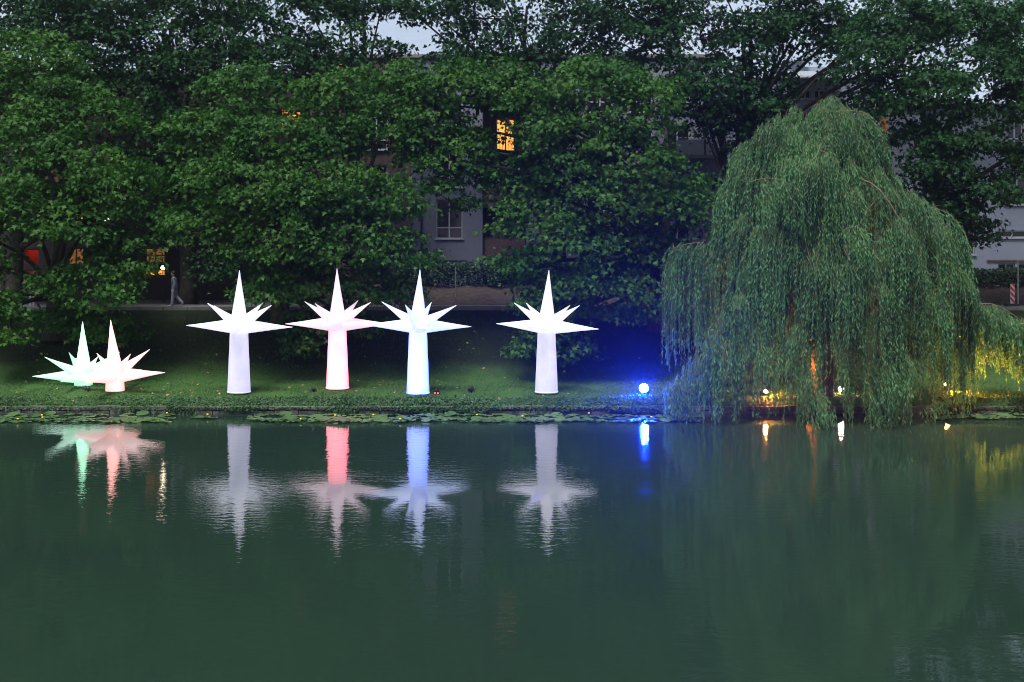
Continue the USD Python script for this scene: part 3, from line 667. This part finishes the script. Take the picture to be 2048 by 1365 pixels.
star("ground_star", "green glowing star squatting on the grass, rear one of the left pair", 167, 771, 55.8, 0.12, -4, 40, -1, [(1.05, 0.10, GR, 3.0)], "small stars on the grass", cloth="nylon_green_star")
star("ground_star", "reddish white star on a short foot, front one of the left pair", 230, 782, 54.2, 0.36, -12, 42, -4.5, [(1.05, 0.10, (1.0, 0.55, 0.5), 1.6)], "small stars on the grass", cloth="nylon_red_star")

# ------------------------------------------------------------------ lamps on the grass
def floodlight(label, px, py, Y, aim, emit=None, size=0.16, group=None, leds=False, ball=False, hood=0.0):
    """A small black floodlight on a U bracket. aim: the direction its lens faces."""
    b = P(px, py, Y)
    b[2] = float(ground_z(b[0], b[1]))
    t = thing("floodlight", label, "floodlight", b, group)
    d = unit(np.asarray(aim, float))
    x = unit(np.cross([0, 0, 1.0], d)) if abs(d[2]) < 0.99 else np.array([1.0, 0, 0])
    y = np.cross(d, x)
    T = np.eye(4)
    T[:3, :3] = np.column_stack([x, y, d])
    T[:3, 3] = [0, 0, size * 1.15]
    h = m3.Manifold.batch_hull([m3.Manifold.cylinder(0.04, size, size, 20).translate((0, 0, -0.02)), m3.Manifold.cylinder(0.03, size * 0.6, size * 0.6, 20).translate((0, 0, -size * 0.9))])
    rim = m3.Manifold.cylinder(0.05, size * 1.06, size * 1.06, 24) - m3.Manifold.cylinder(0.06, size * 0.93, size * 0.93, 24).translate((0, 0, 0.022))
    if hood:
        rim = rim + (m3.Manifold.cylinder(hood, size * 1.05, size * 1.2, 24) - m3.Manifold.cylinder(hood * 1.2, size * 0.99, size * 1.14, 24).translate((0, 0, -0.005))).translate((0, 0, 0.03))
    hm = (h + rim).to_mesh()
    hm = trimesh.Trimesh(hm.vert_properties[:, :3], hm.tri_verts, process=False).apply_transform(T)
    obj("housing", hm, "plastic_black", t, world=False)
    lens = trimesh.creation.icosphere(2, size * 0.9)
    if not ball:
        lens = lens.slice_plane([0, 0, 0], [0, 0, 1], cap=True)
    lens.apply_scale([1, 1, 1.0 if emit and not hood else 0.15])
    lens.apply_translation([0, 0, size * 0.95 if ball else 0.024])
    lens.apply_transform(T)
    obj("lens", lens, emit or "window_glass", t, world=False, smooth=bool(emit))
    br = tube([[-size * 1.2, 0, size * 1.15], [-size * 1.2, 0, 0.03], [-size * 1.1, 0, 0.012], [size * 1.1, 0, 0.012], [size * 1.2, 0, 0.03], [size * 1.2, 0, size * 1.15]], 0.014, 6)
    obj("bracket", br, "iron", t, world=False)
    if leds:
        for k in (-0.06, 0.06):
            s_ = trimesh.creation.icosphere(1, 0.028)
            s_.apply_translation([k, -size * 0.8, size * 0.5])
            obj("indicator", s_, "led_red", t, world=False)
    return t


floodlight("bright blue floodlight shining towards the pond beside the willow", 1290, 781, 53.7, (-0.42, -1, 0.10), "lamp_blue", 0.18, hood=0.16)
floodlight("pinkish white floodlight under the willow, right of its trunk", 1682, 782, 54.2, (0.02, -1, 0.22), "lamp_pink", 0.12)
floodlight("orange floodlight low under the left half of the willow", 1530, 787, 53.6, (0.35, -0.35, 0.85), "lamp_orange", 0.10)
floodlight("yellow floodlight under the right edge of the willow", 1892, 778, 54.9, (0.36, -0.72, 0.62), "lamp_yellow", 0.12, hood=0.07)
floodlight("small unlit floodlight in the grass before the red ground star", 176, 779, 54.3, (-0.3, 0.5, 0.8), None, 0.10)
floodlight("small unlit floodlight in the grass left of the pink column", 627, 781, 54.1, (0.5, 0.3, 0.8), None, 0.10)
floodlight("small black floodlight with red indicators at the blue column's foot", 873, 787, 53.9, (-0.6, 0.3, 0.7), None, 0.12, leds=True)
floodlight("small unlit floodlight in the grass between the blue column and the last white star", 942, 781, 54.2, (-0.6, 0.3, 0.7), None, 0.13)

# ------------------------------------------------------------------ grass, bank plants, lilies
rng = np.random.default_rng(5)
n = 95000
gx_ = rng.uniform(-23.5, 23.8, n)
gy_ = 52.4 + 9.4 * rng.random(n) ** 1.7
gp = np.stack([gx_, gy_, ground_z(gx_, gy_) - 0.01], -1)
keep = meshkit.fbm(gp * [0.8, 0.8, 0], 3, 9) > 0.36
gp = gp[keep]
BLADE = np.array([[-0.09, 0], [0.09, 0], [0.05, 0.6], [0.0, 1.0]])
gm = leaves(gp, unit(np.stack([rng.normal(size=len(gp)), rng.normal(size=len(gp)) - 0.4, 0.35 * np.ones(len(gp))], -1)), np.array([0, 0, 1.0]) + 0.35 * rng.normal(size=gp.shape), rng.uniform(0.05, 0.13, len(gp)), BLADE, np.array([[0, 1, 2], [0, 2, 3]]), 0, 0.3)
tag(obj("grass", gm, "grass_blade"), "short green grass covering the lawn along the bank", "grass", kind="stuff")


def bank_cover(x0, x1, n, seed, lo=0.1):
    rng = np.random.default_rng(seed)
    x = rng.uniform(x0, x1, n)
    lump = np.clip((meshkit.fbm(np.stack([x * 0.7, 0 * x, 0 * x], -1), 4, seed) - 0.28) * 1.9, 0, 1)
    keep = rng.random(n) < 0.45 + 0.55 * lump
    x, lump = x[keep], lump[keep]
    n = len(x)
    u = rng.random(n)
    y = BANK_Y - 0.22 * lump + 0.95 * u ** 1.1
    top = np.where(y > BANK_Y + 0.15, ground_z(x, np.maximum(y, 52.4)), 0.32)
    z = top + rng.uniform(-0.02, 0.05 + 0.22 * lump, n)
    hang = y < BANK_Y + 0.12
    z = np.where(hang, 0.30 - rng.random(n) * (0.05 + 0.30 * lump) + 0.1 * lump, z)
    y = np.where(hang, BANK_Y - 0.04 - rng.random(n) * 0.2 * lump, y)
    p = np.stack([x, y, np.maximum(z, 0.03)], -1)
    nn = unit(np.array([0, -0.7, 0.8]) + 0.6 * rng.normal(size=p.shape))
    return leaves(p, nn, np.array([0, -0.5, -0.4]) + 0.6 * rng.normal(size=p.shape), rng.uniform(0.05, 0.12, n), OVAL, OVAL_F, 0.2, 0.2)


FL = 260
fx, fy = rng.uniform(-23, 23, FL), 52.6 + 8.5 * rng.random(FL)
fp = np.stack([fx, fy, ground_z(fx, fy) + 0.03], -1)
plain("dry_leaf", (0.22, 0.16, 0.07), 0.8, 0.4, 9.0)
tag(obj("fallen_leaves", leaves(fp, unit(np.array([0, -0.3, 1.0]) + 0.35 * rng.normal(size=fp.shape)), rng.normal(size=fp.shape), rng.uniform(0.08, 0.17, FL)), "dry_leaf"), "dry fallen leaves scattered over the lawn and slope", "leaves", kind="stuff")
for px, lab in ((690, "small tuft of reeds at the water's edge below the pink column"), (868, "small tuft of reeds at the water's edge beside the blue column"), (1075, "small tuft of reeds at the water's edge below the last white star"), (372, "small tuft of reeds where the bare quay wall ends")):
    c = np.array([X_(px, 51.9), 51.9, 0.0])
    t = thing("reed_tuft", lab, "reeds", c)
    k = 34
    p = c + rng.normal(size=(k, 3)) * [0.22, 0.06, 0]
    obj("blades", leaves(p, unit(np.array([0, -1.0, 0.1]) + 0.5 * rng.normal(size=p.shape)), np.array([0, 0, 1.0]) + 0.22 * rng.normal(size=p.shape), rng.uniform(0.3, 0.62, k), np.array([[-0.02, 0], [0.02, 0], [0.014, 0.6], [0.0, 1.0]]), np.array([[0, 1, 2], [0, 2, 3]]), 0, 0.25), "grass_blade", t, kind="stuff")
tag(obj("bank_plants", bank_cover(X_(330, 52), X_(1380, 52), 24000, 3), "ivy_leaf"), "low leafy plants spilling over the quay wall below the stars", "plants", kind="stuff")
tag(obj("bank_plants", bank_cover(X_(1890, 52), 23.5, 4200, 4), "ivy_leaf"), "low leafy plants on the bank right of the willow", "plants", kind="stuff")
tag(obj("bank_plants", bank_cover(-23.5, X_(330, 52), 3200, 6), "ivy_leaf"), "thin grassy fringe above the bare quay wall at left", "plants", kind="stuff")


def lily_patch(px0, px1, npads, seed, label, y0=831, y1=846):
    rng = np.random.default_rng(seed)
    c = P((px0 + px1) / 2, 838, FPX * EYE / (838 - HORIZON))
    c[2] = 0
    t = thing("water_lily", label, "water lily", c)
    for k in range(npads):
        py = rng.uniform(y0, y1) if k % 3 else rng.uniform((y0 + y1) / 2, y1)
        Y = FPX * EYE / (py - HORIZON)
        e = abs((k + 0.5) / npads * 2 - 1)
        X = X_(px0 + (px1 - px0) * (k + rng.random()) / npads, Y)
        r = rng.uniform(0.13, 0.27)
        th = np.linspace(0.22, 2 * np.pi - 0.22, 13)
        a0 = rng.uniform(0, 6.28)
        rim = np.stack([np.cos(th + a0) * r, np.sin(th + a0) * r * 0.9, rng.uniform(0.01, 0.055, 13)], -1)
        v = np.vstack([[[0, 0, 0.004]], rim]) + [X, Y, 0.012 + 0.004 * (k % 5)]
        tl = rng.normal() * 0.06
        v[:, 2] += np.maximum((v[:, 1] - Y) * tl, -0.005)
        if rng.random() < 0.12:          # a leaf that stands a little out of the water
            v[:, 2] = 0.02 + (v[:, 1] - Y + r) * 0.28
        obj("pad", (v, np.stack([np.zeros(12, int), np.arange(1, 13), np.arange(2, 14)], 1)), "lily_leaf", t)
    for k in range(max(1, npads // 30)):
        py = rng.uniform(y0, y1)
        Y = FPX * EYE / (py - HORIZON)
        X = X_(rng.uniform(px0, px1), Y)
        fl = trimesh.creation.icosphere(1, 0.045)
        fl.apply_scale([1, 1, 0.8])
        fl.apply_translation([X, Y, 0.13])
        fw = obj("flower", fl, "petal_yellow", t)
        obj("stalk", tube([[X, Y, 0.0], [X + 0.01, Y, 0.05], [X, Y, 0.11]], 0.01, 5), "grass_blade", fw)


lily_patch(-10, 345, 139, 1, "wide raft of lily pads below the two small ground stars", 830, 847)
lily_patch(390, 425, 7, 2, "tiny group of lily pads between the left raft and the first column", 833, 838)
lily_patch(505, 690, 71, 3, "raft of lily pads below the pink column")
lily_patch(690, 960, 102, 4, "raft of lily pads below the blue column")
lily_patch(960, 1200, 89, 5, "raft of lily pads below the white column by the blue floodlight")
lily_patch(1200, 1400, 68, 6, "raft of lily pads below the blue floodlight")
lily_patch(1880, 2055, 62, 7, "raft of lily pads right of the willow", 826, 840)

# ------------------------------------------------------------------ hedges
def hedge(px0, px1, Y, z0, z1, depth, n, seed, label):
    rng = np.random.default_rng(seed)
    x0, x1 = X_(px0, Y), X_(px1, Y)
    t = thing("hedge", label, "hedge", ((x0 + x1) / 2, Y, z0))
    x = rng.uniform(x0, x1, n)
    lump = meshkit.fbm(np.stack([x * 0.9, 0 * x, 0 * x], -1), 3, seed)
    H = (z1 - z0) * (0.86 + 0.28 * lump)
    f = rng.random(n)
    z = z0 + H * (1 - f ** 1.5 * 0.95)
    y = Y + depth * rng.random(n) - 0.5 * (rng.random(n) < 0.55) * depth * rng.random(n)
    p = np.stack([x, y - 0.15 * lump, z + rng.normal(size=n) * 0.04], -1)
    nn = unit(np.array([0, -0.6, 0.6]) + 0.7 * rng.normal(size=p.shape))
    obj("foliage", leaves(p, nn, np.array([0, -0.4, 0.3]) + 0.8 * rng.normal(size=p.shape), rng.uniform(0.08, 0.16, n), OVAL, OVAL_F, 0.2, 0.2), "hedge_leaf", t, kind="stuff")
    st = [tube([[a, Y + depth * 0.4, z0 - 0.1], [a + rng.normal() * 0.1, Y + depth * 0.4, z0 + 0.5 * (z1 - z0)], [a + rng.normal() * 0.2, Y + depth * 0.4, z0 + 0.8 * (z1 - z0)]], [0.03, 0.02, 0.01], 5) for a in np.arange(x0 + 0.2, x1, 0.45)]
    obj("stems", cat(*st), "bark", t, kind="stuff")


hedge(780, 1345, 67.8, 4.85, 6.15, 1.1, 16000, 1, "dark hedge in front of the grey apartment house")
hedge(1900, 2085, 67.8, 4.85, 5.75, 1.1, 6500, 2, "dark hedge behind the striped warning post at right")

# ------------------------------------------------------------------ buildings
def facade(rects, x0, x1, z0, z1, y, th=0.3):
    """A wall with real openings: rects (x0, x1, z0, z1)."""
    p = sg.box(x0, z0, x1, z1)
    for a, b, c, d in rects:
        p = p.difference(sg.box(a, c, b, d))
    out = []
    for g_ in getattr(p, "geoms", [p]):
        m = trimesh.creation.extrude_polygon(g_, th, engine="earcut")
        v = np.array(m.vertices)
        out.append((np.stack([v[:, 0], y + v[:, 2], v[:, 1]], -1), np.array(m.faces)[:, ::-1]))
    return cat(*out)


def window(parent, a, b, c, d, y, pane="window_glass", frame="trim_white", bars=1, transom=0.28, sill=True):
    """Frame, pane and sill set in an opening of a wall whose face is at y."""
    w = 0.07
    fr = [box(a + 0.003, a + w, y + 0.10, y + 0.18, c + 0.003, d - 0.003), box(b - w, b - 0.003, y + 0.10, y + 0.18, c + 0.003, d - 0.003), box(a + w, b - w, y + 0.10, y + 0.18, c + 0.003, c + w), box(a + w, b - w, y + 0.10, y + 0.18, d - w, d - 0.003)]
    for k in range(bars):
        xm = a + (b - a) * (k + 1) / (bars + 1)
        fr.append(box(xm - 0.04, xm + 0.04, y + 0.095, y + 0.178, c + w, d - w))
    if transom:
        zt = c + (d - c) * transom
        fr.append(box(a + w, b - w, y + 0.105, y + 0.175, zt - 0.035, zt + 0.035))
    f = obj("window", cat(*fr), frame, parent)
    obj("pane", box(a + 0.02, b - 0.02, y + 0.135, y + 0.15, c + 0.02, d - 0.02), pane, f)
    if sill:
        obj("sill", box(a - 0.08, b + 0.08, y - 0.09, y + 0.09, c - 0.07, c - 0.004, 0.01), frame, f)


def rect_px(px0, px1, py0, py1, Y):
    a, b = P(px0, py1, Y), P(px1, py0, Y)
    return (a[0], b[0], a[2], b[2])


def block(parent, px0, px1, py_top, z0, Y, mat, wins, depth=9.0, roof="roof_grey", sill=True, frame="trim_white"):
    """A stretch of building: facade at Y with openings, side walls, back, flat roof with a coping. wins: (px0, px1, py0, py1, pane, bars)."""
    x0, x1 = X_(px0, Y), X_(px1, Y)
    z1 = EYE + (HORIZON - py_top) / FPX * Y
    rs = [rect_px(*w[:4], Y) for w in wins]
    obj("wall", facade(rs, x0, x1, z0, z1, Y), mat, parent)
    obj("wall", cat(box(x0, x0 + 0.3, Y + 0.303, Y + depth, z0, z1), box(x1 - 0.3, x1, Y + 0.303, Y + depth, z0, z1), box(x0 + 0.303, x1 - 0.303, Y + depth - 0.3, Y + depth, z0, z1)), mat, parent)
    obj("roof", cat(box(x0 - 0.12, x1 + 0.12, Y - 0.15, Y + depth + 0.1, z1 + 0.003, z1 + 0.22, 0.02)), roof, parent)
    obj("floor_slab", cat(*[box(x0 + 0.31, x1 - 0.31, Y + 0.6, Y + depth - 0.35, z, z + 0.2) for z in np.arange(z0 + 2.9, z1 - 1, 2.95)]), "brown_render", parent)
    for r, w in zip(rs, wins):
        window(parent, *r, Y, w[4] if len(w) > 4 and w[4] else "window_glass", frame, w[5] if len(w) > 5 else 1, 0.28 if len(w) < 7 else w[6], sill)
    return x0, x1, z1


GROUND2 = 4.6
apt = thing("apartment_house", "grey five storey apartment house with balconies behind the trees", "building", (X_(1050, 71), 71, GROUND2))
wl = [(872, 925, 398, 478, None, 1)] + [(872, 925, 398 - 103 * k, 478 - 103 * k, None, 1) for k in (1, 2)]
block(apt, 822, 965, 117, GROUND2, 70.5, "stucco", wl)
obj("drainpipe", tube([P(843, 560, 70.42), P(843, 350, 70.42), P(843, 122, 70.42)], 0.055, 8), "iron", apt)
obj("basement_hatch", box(*[X_(p, 70.5) for p in (862, 935)], 70.46, 70.497, P(0, 530, 70.5)[2], P(0, 521, 70.5)[2]), "iron", apt)
block(apt, 965, 1052, 117, GROUND2, 72.4, "brown_render", [(992, 1030, 238, 303, "lit_amber", 1, 0), (985, 1030, 345, 405, None, 1, 0), (985, 1030, 445, 505, None, 1, 0), (985, 1030, 140, 200, None, 1, 0)], sill=False)
for i, py in enumerate((206, 308, 410, 512)):
    z = EYE + (HORIZON - py) / FPX * 71.6
    xa, xb = X_(965, 71.6) + 0.03, X_(1052, 71.6) - 0.05
    bal = obj("balcony", box(xa, xb, 70.75, 72.39, z - 0.16, z), "concrete", apt)
    if i >= 2:
        obj("parapet", box(xa + 0.02, xb - 0.02, 70.78, 70.84, z + 0.004, z + 0.98), "balcony_panel", bal)
    obj("railing", cat(tube([[xa, 70.86, z + 1.05], [(xa + xb) / 2, 70.86, z + 1.05], [xb, 70.86, z + 1.05]], 0.022, 6), *[tube([[x, 70.86, z], [x, 70.86, z + 0.5], [x, 70.86, z + 1.05]], 0.010, 5) for x in np.linspace(xa, xb, 16)]), "iron", bal)
block(apt, 1052, 1440, 117, GROUND2, 71.0, "stucco", [(c0, c0 + 50, r, r + 75, None, 1) for c0 in (1085, 1175, 1255, 1330) for r in (150, 250, 350, 450)], sill=True)
zb = P(0, 312, 70)[2]
bal = obj("balcony", box(X_(1352, 70), X_(1440, 70), 69.3, 70.99, zb - 0.18, zb), "concrete", apt)
obj("parapet", box(X_(1352, 69.4), X_(1436, 69.4), 69.33, 69.40, zb + 0.004, zb + 0.85), "white_stucco", bal)
obj("railing", tube([P(1352, 276, 69.36), P(1395, 276, 69.36), P(1436, 276, 69.36)], 0.025, 6), "galvanised", bal)
obj("post", box(X_(1408, 69.4), X_(1411, 69.4), 69.30, 69.327, zb, zb + 1.2), "iron", bal)
block(apt, 620, 822, 117, GROUND2, 71.5, "brown_render", [(655, 690, 125, 180, "lit_amber", 1), (730, 775, 230, 300, None, 1), (655, 700, 230, 300, None, 1), (730, 775, 330, 400, None, 1), (655, 700, 330, 400, None, 1), (730, 775, 430, 500, None, 1)])

bar = thing("bar_building", "dark street house at left with red and orange lit windows", "building", (X_(200, 72), 72, 3.9))
bw = [(18, 78, 498, 530, "lit_red", 1, 0), (30, 75, 540, 556, "lit_red", 0, 0), (135, 168, 496, 530, "lit_orange", 1, 0), (168.5, 180, 496, 530, "lit_red", 0, 0), (290, 330, 496, 527, "lit_orange", 1, 0.5), (283, 330, 539, 553, "lit_amber", 2, 0), (138, 172, 432, 440, "lit_amber", 1, 0), (560, 602, 212, 262, "lit_amber", 1, 0), (70, 120, 300, 370, None, 1), (200, 250, 300, 370, None, 1), (330, 380, 300, 370, None, 1)]
block(bar, -120, 619, 150, 3.9, 72.0, "dark_timber", bw, sill=False, frame="iron")
obj("awning", (np.array([P(270, 492, 71.9), P(345, 492, 71.9), P(345, 497, 71.0), P(270, 497, 71.0), P(270, 491, 71.9), P(345, 491, 71.9), P(345, 496, 71.0), P(270, 496, 71.0)]), np.array([[0, 1, 2], [0, 2, 3], [4, 6, 5], [4, 7, 6], [2, 6, 7], [2, 7, 3], [1, 5, 6], [1, 6, 2], [0, 3, 7], [0, 7, 4]])), "dark_timber", bar)

for lab, px, py, Y, r, mt in [("round white globe lamp glowing beside the orange bar window", 326, 536, 69.0, 0.12, "globe_white")]:
    c = P(px, py, Y)
    gl = thing("globe_lamp", lab, "lamp", (c[0], Y, 3.965))
    s_ = trimesh.creation.icosphere(2, r)
    s_.apply_translation(c)
    obj("globe", s_, mt, gl, smooth=True)
    obj("pole", tube([[c[0], Y, 3.96], [c[0], Y, 4.5], [c[0], Y, c[2] - r + 0.01]], [0.045, 0.03, 0.03], 8), "iron", gl)
    obj("foot", trimesh.creation.cylinder(0.12, 0.06, sections=16).apply_translation([c[0], Y, 3.995]), "iron", gl)
wlmp = thing("wall_lamp", "pair of tiny white lights shining through the leaves above the bar", "lamp", P(213, 440, 71.9))
for px in (209, 217):
    s_ = trimesh.creation.icosphere(1, 0.07)
    s_.apply_translation(P(px, 440, 71.85))
    obj("bulb", s_, "spark_white", wlmp)
obj("bracket", box(*[X_(p, 71.9) for p in (205, 221)], 71.9, 71.99, P(0, 437, 71.9)[2], P(0, 435, 71.9)[2]), "iron", wlmp)

house = thing("white_house", "white rendered house with small windows at the right edge", "building", (X_(1900, 70), 70, GROUND2))
block(house, 1772, 2150, 215, GROUND2, 70.0, "white_stucco", [(2014, 2046, 240, 292, None, 1), (1990, 2060, 462, 476, None, 1, 0), (1996, 2030, 527, 548, None, 1, 0), (2036, 2070, 527, 548, None, 1, 0), (1850, 1900, 300, 375, None, 1), (2010, 2060, 345, 410, None, 1), (1900, 1950, 440, 510, None, 1)])
obj("cornice", box(X_(1975, 69.9), X_(2150, 69.9), 69.93, 69.997, P(0, 523, 70)[2], P(0, 520, 70)[2]), "balcony_panel", house)
obj("lit_door", box(X_(1758, 70), X_(1770, 70), 69.6, 69.75, P(0, 275, 70)[2], P(0, 238, 70)[2]), "lit_orange", house)
pent = thing("rooftop_house", "pale house with stepped flat zinc roof above the willow", "building", (X_(1620, 74), 74, GROUND2))
block(pent, 1445, 1768, 158, GROUND2, 74.0, "stucco", [(1600, 1622, 180, 198, None, 1, 0), (1628, 1650, 180, 198, None, 1, 0), (1500, 1550, 240, 310, None, 1), (1660, 1700, 250, 320, None, 1), (1720, 1750, 250, 320, None, 1)], roof="zinc_roof")
obj("canopy", (lambda: cat(*[box(X_(1578, 73), X_(1684, 73), 72.6 + 0.17 * k, 72.765 + 0.17 * k, P(0, 157, 73)[2] + 0.062 * k, P(0, 156, 73)[2] + 0.07 + 0.062 * k) for k in range(8)]))(), "zinc_roof", pent)
zr = P(0, 158, 74)[2] + 0.23
obj("roof_room", box(X_(1570, 77), X_(1604, 77), 76.2, 80, zr, P(0, 128, 77)[2]), "stucco", pent)
obj("roof_room", box(X_(1604, 77) + 0.01, X_(1660, 77), 76.6, 80, zr, P(0, 136, 77)[2]), "white_stucco", pent)
obj("roof_room_cover", box(X_(1566, 77), X_(1612, 77), 75.9, 80.2, P(0, 128, 77)[2] + 0.004, P(0, 124, 77)[2]), "zinc_roof", pent)
obj("glass_panel", box(X_(1585, 73.7), X_(1598, 73.7), 73.6, 73.66, P(0, 182, 73.7)[2], P(0, 160, 73.7)[2]), "trim_white", pent)

# ------------------------------------------------------------------ small street things
def beacon():
    b = P(2025, 598, 63.6)
    b[2] = 3.99
    t = thing("warning_post", "red and white striped warning post on the footpath at right", "warning post", b)
    x, y, z = b
    obj("foot", box(x - 0.32, x + 0.32, y - 0.2, y + 0.2, z, z + 0.10, 0.02), "rubber", t)
    obj("board", box(x - 0.12, x + 0.12, y - 0.02, y + 0.02, z + 0.12, z + 1.12, 0.008), "beacon_white", t)
    for k in range(4):
        z0 = z + 0.10 + 0.28 * k
        p = sg.Polygon([(x - 0.118, z0 + 0.24), (x + 0.118, z0), (x + 0.118, z0 + 0.14), (x - 0.118, z0 + 0.38)]).intersection(sg.box(x - 0.118, z + 0.125, x + 0.118, z + 1.115))
        m = trimesh.creation.extrude_polygon(p, 0.004, engine="earcut")
        v = np.array(m.vertices)
        obj("stripe", (np.stack([v[:, 0], y - 0.0245 + v[:, 2], v[:, 1]], -1), np.array(m.faces)[:, ::-1]), "beacon_red", t)
    obj("spigot", box(x - 0.03, x + 0.03, y - 0.03, y + 0.03, z + 0.08, z + 0.125), "iron", t)


beacon()


def post(label, px, y0, y1, Y, r, mat, base_z, n=1):
    x = X_(px, Y)
    z1 = EYE + (HORIZON - y0) / FPX * Y
    t = thing("post", label, "post", (x, Y, base_z))
    for k in range(n):
        obj("pole", tube([[x + k * 0.16, Y, base_z - 0.1], [x + k * 0.16, Y, (base_z + z1) / 2], [x + k * 0.16, Y, z1]], r, 8), mat, t)
        s_ = trimesh.creation.icosphere(1, r * 1.15)
        s_.apply_translation([x + k * 0.16, Y, z1])
        obj("cap", s_, mat, t)


post("pair of pale poles at far left in front of the red windows", 61, 548, 615, 64.0, 0.05, "galvanised", 3.99, 2)
post("thin tree stake in the earth bed behind the blue star", 911, 535, 605, 66.0, 0.025, "willow_twig", 4.3)
post("thin metal pole behind the striped warning post", 2036, 520, 596, 64.2, 0.025, "galvanised", 3.99)


def person():
    b = P(349, 620, 62.9)
    b[2] = 3.99
    t = thing("person", "person in blue grey shirt and pale trousers walking left along the footpath", "person", b)
    S = lambda p, r: m3.Manifold.sphere(r, 14).translate([float(a) for a in p])

    def chain(pts):
        out = m3.Manifold()
        for (p, r), (q_, s_) in zip(pts[:-1], pts[1:]):
            out = out + m3.Manifold.batch_hull([S(p, r), S(q_, s_)])
        return out

    def fin(m, L=0.03, it=8):
        me = m.refine_to_length(L).to_mesh()
        tm = trimesh.Trimesh(me.vert_properties[:, :3], me.tri_verts)
        trimesh.smoothing.filter_taubin(tm, iterations=it)
        return tm

    # walks towards -x; left leg trails behind (+x), arms swing
    hip, neck = np.array([0, 0, 0.93]), np.array([-0.04, 0, 1.47])
    legs = {-1: [((0, -0.09, 0.93), 0.095), ((-0.06, -0.09, 0.50), 0.062), ((-0.10, -0.09, 0.09), 0.042)], 1: [((0, 0.09, 0.93), 0.095), ((0.06, 0.09, 0.52), 0.062), ((0.36, 0.09, 0.20), 0.042)]}
    arms = {-1: [((-0.03, -0.19, 1.40), 0.055), ((0.07, -0.23, 1.12), 0.042), ((0.02, -0.23, 0.87), 0.030)], 1: [((-0.03, 0.19, 1.40), 0.055), ((-0.02, 0.23, 1.12), 0.042), ((-0.18, 0.22, 0.92), 0.030)]}
    body = chain([(hip, 0.12), ((0, 0, 1.1), 0.11), ((-0.03, 0, 1.33), 0.13), (neck, 0.055), ((-0.06, 0, 1.56), 0.05)])
    body = body + m3.Manifold.batch_hull([S((-0.03, -0.16, 1.40), 0.06), S((-0.03, 0.16, 1.40), 0.06), S((-0.02, 0, 1.25), 0.11)])
    body = body + m3.Manifold.batch_hull([S((-0.07, 0, 1.66), 0.085), S((-0.055, 0, 1.70), 0.092), S((-0.10, 0, 1.58), 0.048)]) + chain([((-0.155, 0, 1.645), 0.014), ((-0.172, 0, 1.625), 0.014)])
    for s in (-1, 1):
        body = body + chain(legs[s]) + chain(arms[s])
        hx = np.array(arms[s][-1][0])
        body = body + m3.Manifold.batch_hull([S(hx + [0, 0, -0.02], 0.026), S(hx + [-0.01, 0, -0.085], 0.020), S(hx + [0.02, 0, -0.08], 0.018)])
        for k in range(4):
            q0 = hx + np.array([-0.026 + 0.016 * k, 0, -0.095])
            body = body + chain([(q0, 0.009), (q0 + [-0.008, -0.01 * s, -0.035], 0.008), (q0 + [-0.014, -0.02 * s, -0.065 + 0.006 * abs(k - 1.5)], 0.007)])
        body = body + chain([(hx + [-0.02, 0, -0.03], 0.012), (hx + [-0.045, 0, -0.07], 0.010), (hx + [-0.045, -0.01 * s, -0.10], 0.008)])
        body = body + S((-0.06, 0.088 * s, 1.645), 0.022).scale((1, 1, 1))
    obj("body", fin(body, 0.03, 4), "skin", t, smooth=True, world=False)
    sh = m3.Manifold.batch_hull([S((-0.03, -0.17, 1.41), 0.075), S((-0.03, 0.17, 1.41), 0.075), S((-0.035, 0, 1.34), 0.15), S((0, 0, 1.05), 0.135)]) + m3.Manifold.batch_hull([S((0, -0.07, 1.05), 0.12), S((0, 0.07, 1.05), 0.12), S((0, -0.08, 0.88), 0.125), S((0, 0.08, 0.88), 0.125)])
    for s in (-1, 1):
        a = arms[s]
        sh = sh + chain([(a[0][0], 0.075), (a[1][0], 0.058), (np.array(a[2][0]) * 0.85 + np.array(a[1][0]) * 0.15, 0.046)])
    obj("shirt", fin(sh), "shirt", t, smooth=True, world=False)
    tr = m3.Manifold.batch_hull([S((0, -0.08, 0.93), 0.118), S((0, 0.08, 0.93), 0.118)])
    for s in (-1, 1):
        l = legs[s]
        tr = tr + chain([(l[0][0], 0.112), (l[1][0], 0.085), (np.array(l[2][0]) * 0.95 + np.array(l[1][0]) * 0.05, 0.072)])
    obj("trousers", fin(tr), "trousers", t, smooth=True, world=False)
    hr = m3.Manifold.sphere(0.104, 20).translate((-0.05, 0, 1.71)) - m3.Manifold.cube((0.2, 0.3, 0.2)).translate((-0.31, -0.15, 1.52)) - m3.Manifold.cube((0.3, 0.3, 0.1)).translate((-0.2, -0.15, 1.54))
    obj("hair", fin(hr, 0.03, 3), "hair_dark", t, smooth=True, world=False)
    for p, q_ in [(((-0.09, -0.09, 0.055), 0.05), ((-0.26, -0.09, 0.035), 0.036)), (((0.385, 0.09, 0.17), 0.05), ((0.27, 0.09, 0.045), 0.036))]:
        obj("shoe", fin(chain([p, q_])), "shoe_leather", t, smooth=True, world=False)


person()

# ------------------------------------------------------------------ thin haze volume added to give the blue lamp its glare halo
M["added_haze"] = usdkit.material(stage, "/World/Looks/added_haze", {"v": ("principled_volume", {"color": (0.95, 0.97, 1.0), "density": 0.00022, "anisotropy": 0.8})}, [], volume="v.volume")
tag(obj("haze", box(-905, 905, -905, 1205, -2.4, 27.0), "added_haze"), "thin even haze added over pond and park for the lamp halo", "haze", kind="stuff")
